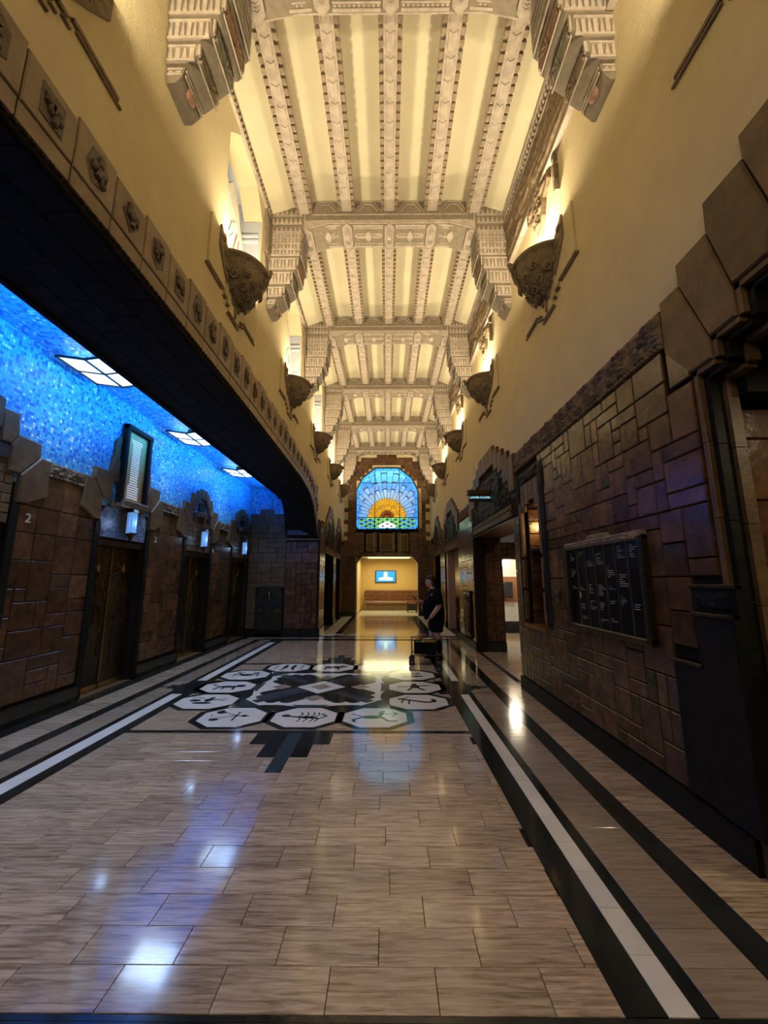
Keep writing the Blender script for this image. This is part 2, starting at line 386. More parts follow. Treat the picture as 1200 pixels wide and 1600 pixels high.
# ceiling: folded plaster vault
XC = 0.05
m = MB(); prof = [(-2.1, 7.78), (-1.55, 8.0), (-1.25, 8.1), (1.25, 8.1), (1.55, 8.0), (2.1, 7.78)]
m.loft([[(XC + x, yy, z) for x, z in prof] + [(XC + x, yy, z + 0.25) for x, z in prof[::-1]] for yy in (-3.0, YE)])
ceiling = struct('ceiling', m, 'ceiling')

# ---- longitudinal ribs
def rib_mesh(L):
    a = MB().box(-0.085, 0.085, 0, L, 0, 0.25).box(-0.135, 0.135, 0, L, 0.03, 0.25)
    return a.mesh('rib')
BW = 0.255                                                 # half width of a transverse beam
LR = P - 2 * BW
rib_me = rib_mesh(LR)
dm = MB(); nd = 24
for i in range(nd):
    for s_ in (-1, 1):
        y0 = (i + 0.2) * LR / nd; dm.box(s_ * 0.112 - 0.028, s_ * 0.112 + 0.028, y0, y0 + LR / nd * 0.62, -0.006, 0.06)
dent_me = dm.mesh('dentil_row')
pm = MB()
for i in range(11):
    y0 = (i + 0.5) * LR / 11; hl = LR / 22 * 0.86
    pm.prism([(-0.055, y0 - hl), (0.0, y0 - hl + 0.03), (0.055, y0 - hl), (0.055, y0 + hl - 0.02), (0.035, y0 + hl), (-0.035, y0 + hl), (-0.055, y0 + hl - 0.02)], lambda u, v, d: (u, v, -d), 0, 0.012, 0.006)
scale_me = pm.mesh('rib_panel')
RX = [(-1.46, 7.83), (-0.735, 7.88), (0.0, 7.88), (0.735, 7.88), (1.46, 7.83)]
for k in range(0, 6):
    for x, z in RX:
        r = ob('ceiling_rib', rib_me, 'stone', ceiling, (XC + x, P * k + BW, z))
        ob('dentil_row', dent_me, 'stone_dark', r); ob('rib_panel', scale_me, 'stone', r)
# ---- transverse beams with corbels
def beam_body():
    half = [(1.04, 7.65), (1.42, 7.54), (1.50, 7.50)]
    pr = [(-x, z) for x, z in half[::-1]] + half + [(1.50, 7.30), (2.06, 7.30), (2.06, 8.05), (1.5, 8.15), (-1.5, 8.15), (-2.06, 8.05), (-2.06, 7.30), (-1.50, 7.30)]
    return MB().prism(pr, lambda u, v, d: (u, d, v), -BW, BW)
steps = [(0.56, 7.50, 6.99, 0.255), (0.50, 6.99, 6.74, 0.245), (0.41, 6.74, 6.48, 0.225), (0.28, 6.48, 6.26, 0.20), (0.16, 6.26, 6.14, 0.17)]
def soffit_panel(w_, sk):
    """ornate panel on the underside: rails, ovals, rosette"""
    a = MB(); g = lambda u, v, d: (u, v, sk * u - d)
    h = w_ / 2
    for v0, v1, t in ((-0.225, -0.195, .02), (-0.165, -0.145, .014), (0.145, 0.165, .014), (0.195, 0.225, .02)):
        a.prism(rect(-h, h, v0, v1), g, 0, t, 0.004)
    n = int(w_ / 0.05)
    for i in range(n):
        x0 = -h + (i + .25) * w_ / n
        for v0 in (-0.19, 0.168): a.prism(rect(x0, x0 + w_ / n * .55, v0, v0 + 0.02), g, 0, 0.012)
    for s_ in (-1, 1):
        a.prism([(s_ * 0.03, -.05), (s_ * (h - .05), -.05), (s_ * (h - .01), 0), (s_ * (h - .05), .05), (s_ * .03, .05)], g, 0, 0.008, 0.003)
        for q in range(4):
            cx = s_ * (0.06 + q * (h - .12) / 3.4)
            a.prism([(cx - .022, -.03), (cx + .018, 0), (cx - .022, .03)], g, 0.008, 0.022, 0.004)
    a.prism([(0.045 * math.cos(t * PI / 4) * (1 if t % 2 else 1.5), 0.085 * math.sin(t * PI / 4) * 1.4) for t in range(8)], g, 0, 0.035, 0.01)
    return a
def hexboss():
    a = MB(); g = lambda u, v, d: (u, v, -d)
    hx = lambda s_, l: [(-.085 * s_, -l * .72), (0, -l), (.085 * s_, -l * .72), (.085 * s_, l * .72), (0, l), (-.085 * s_, l * .72)]
    a.prism(hx(1, .262), g, -.02, .03, .008); a.prism(hx(.66, .2), g, .03, .036); a.prism(hx(.5, .16), g, .036, .05, .006)
    for s_ in (-1, 1):
        for q in range(3): a.prism([(-.03, s_ * (.06 + q * .03)), (0, s_ * (.075 + q * .03)), (.03, s_ * (.06 + q * .03)), (0, s_ * (.085 + q * .03))], g, .05, .058)
    return a
boss_me = hexboss().mesh('hexagon_boss')
dot_me = MB().ball((0, 0, -0.055), 0.036, (1, 1, .6)).mesh('round_stud')
sp_flat = soffit_panel(0.52, 0).mesh('soffit_panel'); sp_flat2 = soffit_panel(0.50, 0).mesh('soffit_panel')
def gable(w_):
    a = MB(); g = lambda u, v, d: (u, -d, v)
    for s_ in (1.0, 0.72):
        out = [(-w_ * s_, 0), (-w_ * .35 * s_, .2 * s_), (w_ * .35 * s_, .2 * s_), (w_ * s_, 0)]
        for i in range(3):
            (x0, z0), (x1, z1) = out[i], out[i + 1]
            a.prism([(x0, z0), (x1, z1), (x1, z1 + .018), (x0, z0 + .018)], g, 0, .012)
    return a
gab_me = gable(0.24).mesh('gable_moulding')
body_me = beam_body().mesh('beam')
def fan(rn, w_, z0, z1, n, seed):
    a = MB()
    return a
def corbel(parent, s_):
    """stepped bracket: stacked blocks, bands on the near face, fans on the inner face"""
    xw = 2.06 * s_
    for i, (pj, zt, zb, hy) in enumerate(steps):
        m_ = MB(); x0 = xw - s_ * pj
        if i < 2: poly = [(xw, zt), (x0, zt), (x0, zb + .05), (x0 + s_ * .04, zb), (xw, zb)]
        else: poly = [(xw, zt), (x0, zt), (x0, zb + .10), (x0 + s_ * .11, zb), (xw, zb)]
        if i == 4: poly = [(xw, zt), (x0, zt), (x0 + s_ * .02, zb + .02), (x0 + s_ * .09, zb - .06), (xw, zb - .06)]
        m_.prism(poly, lambda u, v, d: (u, d, v), -hy, hy)
        c_ = ob('corbel_block', m_, 'stone_shade', parent)  # shade between the raised bands put into the block colour
        b_ = MB(); g = lambda u, v, d: (u, -hy - d, v); g2 = lambda u, v, d: (x0 - s_ * d, u, v)
        a0, a1 = sorted((x0 + s_ * .02, xw))
        nb = 4 if i == 0 else 1
        for q in range(nb + 1):
            zz = zb + .03 + (zt - zb - .06) * q / max(nb, 1)
            b_.prism(rect(a0, a1, zz - .012, zz + .012), g, 0, .014, .003)
            b_.prism(rect(-hy + .01, hy - .01, zz - .01, zz + .01), g2, 0, .012)
        nn = max(2, int((a1 - a0) / .055))
        for q in range(nn):
            xx = a0 + (q + .5) * (a1 - a0) / nn
            hw_ = (a1 - a0) / nn * .36
            for w0 in range(nb):
                za_, zc_ = zb + .05 + w0 * (zt - zb - .06) / nb, zb + .01 + (w0 + 1) * (zt - zb - .06) / nb
                b_.prism([(xx - hw_, za_), (xx + hw_, za_), (xx + hw_ * (1 if (q + w0) % 2 else .3), zc_), (xx - hw_ * (1 if (q + w0) % 2 else .3), zc_)], g, 0, .012, .003)
        ob('carved_band', b_, 'stone', c_)
        if 0 < i < 4:
            f_ = MB(); nr = 9; hh = (zt - zb) - .07
            for q in range(nr):
                t = PI * (q + .5) / nr; L_ = min(hy * .8 / max(abs(math.cos(t)), .01), hh / max(math.sin(t), .01))
                cx, cz = 0, zb + .045; dx, dz = math.cos(t), math.sin(t)
                f_.prism([(cx + dx * .02, cz + dz * .02), (cx + dx * L_ - dz * .022, cz + dz * L_ + dx * .022), (cx + dx * L_ * 1.02, cz + dz * L_ * 1.02), (cx + dx * L_ + dz * .022, cz + dz * L_ - dx * .022)], g2, 0, .02, .004)
            ob('fan_carving', f_, ('stone_red', 'stone_teal', 'stone_dark')[i - 1], c_)
            e_ = MB()
            for sy in (-1, 1): e_.box(*sorted((x0 - s_ * .018, x0 + s_ * .02)), sy * hy - .012 * (1 + sy), sy * hy + .012 * (1 - sy), zb + .1, zt)
            ob('edge_moulding', e_, 'stone', c_)
        if i == 4: ob('round_stud', MB().ball((x0 + s_ * .03, 0, zb + .03), .07, (.6, 1, 1)), 'stone_red', c_)
beam0 = ob('transverse_beam', body_me, 'stone', ceiling, (XC, 0, 0))
def dress(b):
    for x, z in ((-1.42, 7.53), (-.735, 7.65), (0, 7.65), (.735, 7.65), (1.42, 7.53)):
        q = ob('hexagon_boss', boss_me, 'stone', b, (x, 0, z), rot=(0, 0 if abs(x) < 1 else math.copysign(.28, x), 0))
        if x == 0: ob('round_stud', dot_me, 'cream', b, (0, 0, 7.65))
    for x in (-.368, .368): ob('soffit_panel', sp_flat, 'stone', b, (x, 0, 7.65))
    for s_ in (-1, 1): ob('soffit_panel', sp_flat2, 'stone', b, (s_ * 1.08, 0, 7.642), rot=(0, s_ * .1, 0))
    ob('shade_ground', MB().box(-1.0, 1.0, -.235, .235, 7.645, 7.651), 'stone_shade', b)  # dark plates paint recess shade behind the beam ornament
    for s_ in (-1, 1): ob('shade_ground', MB().prism([(s_ * 1.0, 7.645), (s_ * 1.42, 7.534), (s_ * 1.42, 7.54), (s_ * 1.0, 7.655)], lambda u, v, d: (u, d, v), -.235, .235), 'stone_shade', b)
    ob('shade_ground', MB().box(-1.45, 1.45, -BW - .004, -BW + .01, 7.70, 8.06), 'stone_shade', b)
    for s_ in (-1, 1):
        q_ = MB().box(*sorted((s_ * 1.47, s_ * 2.05)), -BW - .005, -BW + .01, 7.34, 7.98); ob('shade_ground', q_, 'stone_shade', b); q_ = MB()
        for a_ in range(7):
            for z_ in (7.46, 7.645, 7.81): x_ = s_ * (1.53 + a_ * .078); q_.prism([(x_ - .03, z_), (x_ + .03, z_), (x_, z_ + .12)], lambda u, v, d: (u, -BW - d, v), 0, .014, .003)
        ob('tooth_carving', q_, 'stone', b)
    for x in (-1.1, -.368, .368, 1.1): ob('gable_moulding', gab_me, 'stone', b, (x, -BW, 7.86))
    for zz in (7.68, 7.80): ob('face_rail', MB().box(-1.35, 1.35, -BW - .012, -BW, zz, zz + .02), 'stone', b)
    for s_ in (-1, 1):
        for zz in (7.42, 7.62, 7.78): ob('face_rail', MB().box(*sorted((s_ * 1.5, s_ * 2.03)), -BW - .012, -BW, zz, zz + .02), 'stone', b)
        corbel(b, s_)
dress(beam0)
beam0.location.y = P
kids = {}
for q in list(C.objects):
    if q.parent: kids.setdefault(q.parent.name, []).append(q)
for k in range(2, 7):
    def cp(a, par):
        c = a.copy(); C.objects.link(c); c.parent = par
        for ch in kids.get(a.name, []): cp(ch, c)
        return c
    cp(beam0, ceiling).location.y = P * k
# ---- carved band under the vault on the right wall, with pendant
def side_band(k):
    y0, y1 = P * k + BW, P * (k + 1) - BW; g = pR(XR)
    t = ob('carved_band', MB().prism(rect(y0, y1, 6.78, 7.76), g, 0, .05, .01), 'band', wall_right)
    h = carve(31, 26)
    ob('scroll_carving', relief(MB(), g, y0 + .03, y1 - .03, 6.86, 7.5, h, .06, 110, 34, .04), 'band', t, smooth=True)
    r_ = MB()
    for z_, hh, d_ in ((6.74, .03, .07), (6.80, .025, .06), (7.52, .03, .075), (7.57, .02, .06), (7.72, .05, .09)): r_.prism(rect(y0, y1, z_, z_ + hh), g, 0, d_, .006)
    ob('rail_moulding', r_, 'stone', t)
    dd = MB(); n = 34
    for i in range(n): dd.prism(rect(y0 + (i + .2) * (y1 - y0) / n, y0 + (i + .75) * (y1 - y0) / n, 7.61, 7.69), g, .04, .085)
    ob('dentil_row', dd, 'stone', t, kind='stuff')
    c = (y0 + y1) / 2
    pl = [(c - .36, 6.78), (c - .36, 6.62), (c - .2, 6.5), (c - .14, 6.3), (c, 6.08), (c + .14, 6.3), (c + .2, 6.5), (c + .36, 6.62), (c + .36, 6.78)]
    pd = ob('pendant_carving', MB().prism(pl, g, 0, .05, .01), 'band', t)
    ph = carve(5, 9)
    for (a0, a1, b0, b1) in ((c - .3, c + .3, 6.6, 6.78), (c - .14, c + .14, 6.38, 6.6), (c - .07, c + .07, 6.2, 6.38)):
        ob('scroll_carving', relief(MB(), g, a0, a1, b0, b1, ph, .05, 24, 16, .045), 'band', pd, smooth=True)
    for z0 in (6.64, 6.40, 6.22):
        ob('notched_block', MB().prism(rect(c - .55, c - .50, z0, z0 + (.16 if z0 != 6.4 else .2)), g, 0, .06, .005), 'stone_dark', t)
for k in range(0, 6): side_band(k)
# ---- stepped groove outline and raised plate behind each sconce
def groove(wall, mp, c, sgn):
    base = [(-.77, 6.6), (-.77, 5.15), (-.34, 5.15), (-.30, 5.10), (-.23, 5.10), (-.20, 5.05), (-.15, 5.05), (-.15, 4.97), (.15, 4.97), (.15, 5.05), (.20, 5.05), (.23, 5.10), (.30, 5.10), (.34, 5.15), (.77, 5.15), (.77, 6.6)]
    p = ob('raised_plate', MB().prism([(c + u, v if v < 6 else 5.75 if abs(u) > .9 else 5.78) for u, v in base], mp, 0, .028, .004), 'plaster', wall)
    for q, dd in ((0, .0), (1, .035)):
        a = MB(); b = [(u + (math.copysign(dd, u)), v - dd) for u, v in base]
        for i in range(1, 14):
            (u0, v0), (u1, v1) = b[i], b[i + 1]
            if abs(u1 - u0) > abs(v1 - v0): a.prism(rect(c + min(u0, u1), c + max(u0, u1), v0 - .020, v0 - .004), mp, .0, .024, .003)
        ob('outline_moulding', a, 'stone_dark', p)
SY_R = [4.52 + P * k for k in range(-1, 5)]
SY_L = [4.62 + P * k for k in range(-1, 5)]
for c in SY_R: groove(wall_right, pR(XR), c, -1)
for c in SY_L: groove(wall_left, pL(XL), c, 1)
# ---- niches (windows) on the left
for k, n0 in enumerate(NI, 1):
    g = pL(XL); y0, y1 = n0, n0 + NW; D = 0.5
    m = MB().box(XL - D - .06, XL - .3, y0 - .06, y0, NZ0, NZ1).box(XL - D - .06, XL - .3, y1, y1 + .06, NZ0, NZ1 + .06).box(XL - D - .06, XL - .3, y0 - .06, y1, NZ1, NZ1 + .06).box(XL - D - .06, XL - D, y0, y1, NZ0 - .06, NZ1).box(XL - D - .06, XL - .3, y0, y1, NZ0 - .06, NZ0)
    m.box(XL - .3, XL - .02, y1 - .015, y1 - .002, NZ0, NZ1 - .36)
    wn = struct('window_%d' % k, m, 'greypaint')
    # far reveal: ribs and a curved head
    r_ = MB()
    for zz in (6.35, 6.95, 7.05): r_.box(XL - D, XL - .04, y1 - .05, y1 - .016, zz, zz + .035)
    ob('reveal_moulding', r_, 'greypaint', wn)
    ob('dark_pane', MB().box(XL - D + .0, XL - D + .02, y0 + .05, y1 - .15, 6.95, 7.55), 'night', wn)
    ob('window_frame', MB().box(XL - D, XL - D + .05, y0, y1, 6.88, 6.94).box(XL - D, XL - D + .05, y1 - .14, y1 - .1, 5.4, 7.6), 'greypaint', wn)
    # cut-out ship panel: cream board with stepped, rounded top
    Y = lambda t: y0 + t * NW
    pl = [(Y(.02), NZ0), (Y(.02), 6.75), (Y(.10), 6.95), (Y(.16), 6.95), (Y(.2), 6.88), (Y(.3), 7.05), (Y(.42), 6.95), (Y(.5), 6.8), (Y(.56), 6.62), (Y(.64), 6.5), (Y(.68), 6.3), (Y(.74), 6.1), (Y(.74), 5.8), (Y(.8), 5.6), (Y(.84), NZ0)]
    b = ob('ship_panel', MB().prism(pl, g, -.16, -.10, .008), 'cream', wn)
    def sub(n_, mt, *st):
        a = MB()
        for pts, w_ in st:
            for i in range(len(pts) - 1):
                (u0, v0), (u1, v1) = pts[i], pts[i + 1]; l = math.hypot(u1 - u0, v1 - v0); nx, nz = -(v1 - v0) / l * w_, (u1 - u0) / l * w_
                a.prism([(u0 - nx, v0 - nz), (u1 - nx, v1 - nz), (u1 + nx, v1 + nz), (u0 + nx, v0 + nz)], g, -.10, -.092)
        ob(n_, a, mt, b)
    sub('ship_hull', 'redline', ([(Y(.22), 6.1), (Y(.3), 5.92), (Y(.55), 5.9), (Y(.66), 6.05)], .012), ([(Y(.22), 6.1), (Y(.66), 6.05)], .01), ([(Y(.4), 6.1), (Y(.47), 6.42)], .014), ([(Y(.5), 6.1), (Y(.53), 6.38)], .010))
    sub('ship_sail', 'bluepaint', ([(Y(.27), 6.2), (Y(.33), 6.45), (Y(.42), 6.55)], .009), ([(Y(.3), 6.15), (Y(.38), 6.32)], .012), ([(Y(.52), 6.55), (Y(.58), 6.3)], .01), ([(Y(.2), 6.78), (Y(.38), 6.6), (Y(.5), 6.5)], .006))
    sub('wave_line', 'stone', ([(Y(.06), 6.9), (Y(.07), 5.6)], .006), ([(Y(.12), 6.9), (Y(.13), 5.6)], .006), ([(Y(.2), 5.8), (Y(.4), 5.72), (Y(.65), 5.82)], .006), ([(Y(.2), 5.68), (Y(.42), 5.6), (Y(.7), 5.7)], .006))
    # carved strip over the opening and down its far side
    h = carve(17 + k, 22)
    cs = ob('carved_band', MB().prism(rect(P * (k) + BW, P * (k + 1) - BW, NZ1 + .01, NZ1 + .12), g, 0, .045, .008), 'stone', wall_left)
    dd = MB(); n = 34; q0, q1 = P * k + BW, P * (k + 1) - BW
    for i in range(n): dd.prism(rect(q0 + (i + .2) * (q1 - q0) / n, q0 + (i + .75) * (q1 - q0) / n, NZ1 + .03, NZ1 + .09), g, .04, .07)
    ob('dentil_row', dd, 'stone_dark', cs, kind='stuff')
    a0, a1 = y1 + .07, P * (k + 1) - BW
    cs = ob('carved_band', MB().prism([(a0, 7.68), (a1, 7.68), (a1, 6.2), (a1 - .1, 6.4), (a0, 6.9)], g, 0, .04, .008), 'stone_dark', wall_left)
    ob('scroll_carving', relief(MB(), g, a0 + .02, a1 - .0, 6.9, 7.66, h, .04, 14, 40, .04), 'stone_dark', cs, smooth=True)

# ------------------------------------------------------------------ right lower wall (brown glazed tile)
m = MB()
for q in [(2.47, 5.22, 0, 3.58), (5.22, 5.92, 0, .98), (5.22, 5.92, 2.68, 3.58), (5.92, 6.35, 0, 3.58), (6.35, 9.35, 2.62, 3.3), (9.35, 11.35, 0, 3.5), (11.35, 14.0, 2.55, 3.5), (14.0, 15.2, 0, 3.5), (15.2, 16.9, 2.6, 3.6), (16.9, YE, 0, 3.5)]:
    m.box(2.08, 2.30, q[0], q[1], q[2], q[3])
m.box(2.08, 2.30, -3.0, -0.65, 0, 4.0).box(2.30, 2.95, -3.0, -0.65, 0, 4.0)
m.box(2.08, 2.30, 2.29, 2.47, 2.98, 3.58)
wrl = struct('wall_right_tiled', m, 'joint')
g = pR(2.078)
def blocked(rects): return lambda u, v: not any(a <= u <= b and c <= v <= d for a, b, c, d in rects)
ashlar(wrl, 'R', g, 2.48, 5.2, 0.2, 3.29, .118, blocked([(2.40, 2.72, 0, 1.6), (2.40, 2.95, 0, 1.1), (2.40, 2.66, 2.95, 3.3)]), seed=4)
ashlar(wrl, 'R', g, 5.2, 5.92, .2, .95, .12, seed=5); ashlar(wrl, 'R', g, 5.92, 6.34, .2, 2.6, .14, seed=6, sizes=((1, 2), (2, 2), (1, 3), (2, 1), (1, 1)))
ashlar(wrl, 'R', g, 9.42, 11.35, .2, 3.2, .16, blocked([(9.75, 10.6, 0, 1.35)]), seed=7)
ashlar(wrl, 'R', g, 14.05, 15.2, .2, 3.2, .19, seed=8); ashlar(wrl, 'R', g, 16.9, YE - .02, .2, 3.2, .2, seed=9)
ashlar(wrl, 'R', g, 11.38, 14.0, 2.56, 3.0, .2, seed=12); ashlar(wrl, 'R', g, 15.2, 16.9, 2.6, 3.2, .2, seed=13)
put_tile(wrl, 'R', g, 2.58, 3.10, 0, .19, .27)
# baseboard
struct('baseboard_right', MB().box(2.03, 2.30, 2.47, 6.34, 0, .19).box(2.03, 2.08, 9.38, 11.35, 0, .19).box(2.03, 2.08, 14, 15.2, 0, .19).box(2.03, 2.08, 16.9, YE, 0, .19), 'darkstone')
# carved frieze, panel by panel
def frieze_panel(wall, mp, u0, u1, v0, v1, seed, mat='band', dep=.05):
    t = ob('frieze_panel', MB().prism(rect(u0 + .004, u1 - .004, v0, v1), mp, -.03, .03, .006), mat, wall)
    ob('sea_carving', relief(MB(), mp, u0 + .01, u1 - .01, v0 + .035, v1 - .01, carve(seed, 8), dep, 26, 22, .03), mat, t, smooth=True)
    b = MB(); n = max(3, int((u1 - u0) / .045))
    for i in range(n): b.prism([(u0 + (i + .1) * (u1 - u0) / n, v0), (u0 + (i + .9) * (u1 - u0) / n, v0), (u0 + (i + .6) * (u1 - u0) / n, v0 + .035)], mp, .03, .055, .004)
    ob('wave_moulding', b, mat, t)
n = 9
for i in range(n): frieze_panel(wrl, g, 2.68 + i * (6.1 - 2.68) / n, 2.68 + (i + 1) * (6.1 - 2.68) / n, 3.30, 3.60, 60 + i)
for i in range(4): frieze_panel(wrl, g, 9.45 + i * .4, 9.85 + i * .4, 3.22, 3.49, 80 + i)
for i in range(3): frieze_panel(wrl, g, 14.2 + i * .33, 14.53 + i * .33, 3.22, 3.49, 85 + i)
# near portal voussoir blocks (stepped), mirrored to its hidden half
st = [[(2.67, 3.66), (2.48, 3.65), (2.29, 3.12), (2.29, 2.98), (2.48, 2.98), (2.68, 3.24)],
      [(2.48, 3.81), (2.21, 3.81), (2.09, 3.33), (2.09, 3.13), (2.29, 3.12), (2.48, 3.65)],
      [(2.2, 4.02), (1.91, 4.01), (1.80, 3.54), (1.86, 3.33), (2.09, 3.33), (2.21, 3.81)],
      [(1.91, 4.16), (1.60, 4.16), (1.50, 3.70), (1.55, 3.54), (1.80, 3.54), (1.91, 4.01)],
      [(1.60, 4.28), (0.90, 4.28), (0.90, 3.78), (1.50, 3.78), (1.60, 4.16)]]
for poly in st:
    ob('portal_block', MB().prism(inset(poly, .004), pR(2.08), -.03, .035, .012), 'tile_stone', wrl)
    ob('portal_block', MB().prism(inset([(1.8 - u, v) for u, v in poly], .004), pR(2.08), -.03, .035, .012), 'tile_stone', wrl)
# stepped reveal of the near portal (two thin strips following the opening), then the passage wall
edge = [(2.47, 0), (2.47, 2.98), (2.29, 2.98), (2.29, 3.13), (2.09, 3.13), (2.09, 3.33), (1.86, 3.33), (1.86, 3.54), (1.55, 3.54), (1.55, 3.78), (.25, 3.78), (.25, 3.54), (-.06, 3.54), (-.06, 3.33), (-.29, 3.33), (-.29, 3.13), (-.49, 3.13), (-.49, 2.98), (-.67, 2.98), (-.67, 0)]
def edge_strip(off, x0, x1, w_, mat, seg=True):
    e = inset(edge[::1] , 0); e = [(u + (off if u < .9 else -off), v - off if v > .1 else 0) for u, v in edge]
    for i in range(len(e) - 1):
        (u0, v0), (u1, v1) = e[i], e[i + 1]
        if u0 == u1:
            a = (u0 - w_, u0) if u0 > .9 else (u0, u0 + w_)
            zz = sorted((v0, v1)); n_ = max(1, int((zz[1] - zz[0]) / .45)) if seg else 1
            for q in range(n_): ob('reveal_block', MB().box(x0, x1, a[0], a[1], zz[0] + (zz[1] - zz[0]) * q / n_ + .003, zz[0] + (zz[1] - zz[0]) * (q + 1) / n_ - .003 - (w_ if q == n_ - 1 and u0 > 9 else 0)), mat, wrl)
        else:
            uu = sorted((u0, u1)); ob('reveal_block', MB().box(x0, x1, uu[0], uu[1], v0 - w_, v0), mat, wrl)
edge_strip(.0, 2.065, 2.12, .035, 'tile_stone'); edge_strip(.035, 2.10, 2.20, .04, 'darkstone'); edge_strip(.075, 2.18, 2.25, .03, 'tile_stone')
struct('wall_passage', MB().box(2.30, 5.0, 2.50, 2.62, 0, 4.1).box(4.9, 5.0, -.65, 2.5, 0, 4.1).box(2.3, 5.0, -.75, -.65, 0, 4.1).box(2.3, 5.0, -.7, 2.6, 4.05, 4.2), 'joint')
wp = C.objects['wall_passage']
ashlar(wp, 'F', pF(2.498), 2.20, 4.6, .25, 2.72, .21, seed=21, sizes=((2, 1), (1, 1), (3, 2), (2, 2), (1, 2), (2, 2)))
ob('portal_lintel', MB().box(2.25, 2.9, 2.3, 2.5, 2.76, 3.0).box(2.25, 4.9, -.6, 2.48, 3.3, 3.4), 'darkstone', wp)
# dark stone stepped plinth by the near portal
dp = struct('trim_1', MB().prism(rect(2.62, 2.93, .22, 1.07), g, 0, .06, .008).prism(rect(2.36, 2.70, .22, 1.57), g, 0, .045, .006).prism(rect(2.36, 2.66, .22, 1.40), g, .04, .08, .008), 'darkstone')
ob('cap_moulding', MB().prism(rect(2.62, 2.93, 1.045, 1.07), g, 0, .08, .004).prism(rect(2.36, 2.66, 1.375, 1.40), g, .04, .1, .004).prism(rect(2.36, 2.70, 1.55, 1.575), g, 0, .065, .004), 'bronze', dp)
ob('plinth_carving', relief(MB(), g, 2.38, 2.66, 1.42, 1.54, carve(3, 8), .02, 30, 14, .045), 'darkstone', dp, smooth=True)
struct('baseboard_passage', MB().box(2.10, 2.34, 2.36, 2.50, 0, .24), 'darkstone')
stp = struct('trim_2', MB().box(2.34, 4.8, -.6, 2.3, 0, .02), 'black')
ob('riser', MB().box(2.22, 4.8, -.6, 2.33, 0, .10), 'black', stp); ob('tread', MB().box(2.20, 4.8, -.6, 2.34, .10, .14), 'tile_stone', stp)
hr = thing('handrail', (2.45, 2.36, 1.05), 'polished brown wooden handrail rising out of the right portal', 'handrail')
m = MB(); pth = [(0, .50 - .02, 0.0), (0, .02, .34), (0, -.9, 1.02)]
for i in range(2):
    a, b = Vector(pth[i]), Vector(pth[i + 1])
    m.loft([[(q.x + dx, q.y + dz * .0, q.z + dz) for dx, dz in ((-.05, -.02), (-.03, .03), (.03, .03), (.05, -.02), (.03, -.045), (-.03, -.045))] for q in (a, b)])
ob('rail', m, 'wood', hr); ob('bracket', MB().tube([(0, .25, .15), (.0, .25, .05), (.0, .14, 0.02)], .012), 'bronze', hr)

# ---- narrow lit recess (letter shelf)
nr = struct('window_7', MB().box(2.3, 2.75, 5.22, 5.26, .9, 2.8).box(2.3, 2.75, 5.88, 5.92, .9, 2.8).box(2.70, 2.75, 5.2, 5.92, .9, 2.8).box(2.3, 2.75, 5.2, 5.92, 2.7, 2.75).box(2.1, 2.75, 5.2, 5.92, .9, .95), 'joint')
ashlar(nr, 'F', pF(5.879), 2.12, 2.7, .98, 2.66, .19, seed=33, sizes=((3, 1), (2, 1), (1, 1)))
for q in (0, 1): put_tile(nr, 'R', pR(2.69), 5.42 + .32 * q, 1.5, 0, .3, .9); 
ob('shelf', MB().box(2.0, 2.7, 5.18, 5.94, .955, .99), 'wood', nr)
ob('cross_rail', MB().box(2.12, 2.6, 5.26, 5.88, 2.02, 2.06), 'blackpaint', nr)
light('POINT', 'recess_lamp', (2.42, 5.40, 2.45), 15.0, (1.0, 0.6, 0.2), 0.04)
for (a, b, c, d) in ((5.02, 5.20, 1.0, 3.2), (5.94, 6.06, 1.0, 3.2)):
    ob('carved_border', relief(MB(), g, a, b, c, d, carve(int(a * 10), 20), .02, 8, 60, .03), 'darkstone', wrl, smooth=True)
ob('carved_border', relief(MB(), g, 5.2, 5.94, 3.04, 3.2, carve(44, 16), .025, 40, 10, .03), 'darkstone', wrl, smooth=True)
for u0, u1, zb in ((5.22, 5.40, 2.62), (5.40, 5.60, 2.74), (5.60, 5.76, 2.70), (5.76, 5.92, 2.60)):
    ob('portal_block', MB().prism([(u0 + .004, zb), (u1 - .004, zb), (u1 - .004, 3.02), (u0 + .004, 3.02)], g, 0, .035, .01), 'tile_stone', wrl)
for zz in (1.05, 1.5, 1.95, 2.35):
    for u0 in (5.17, 5.895): ob('portal_block', MB().prism(rect(u0, u0 + .07, zz, zz + .4), g, 0, .05, .01), 'tile_stone', wrl)

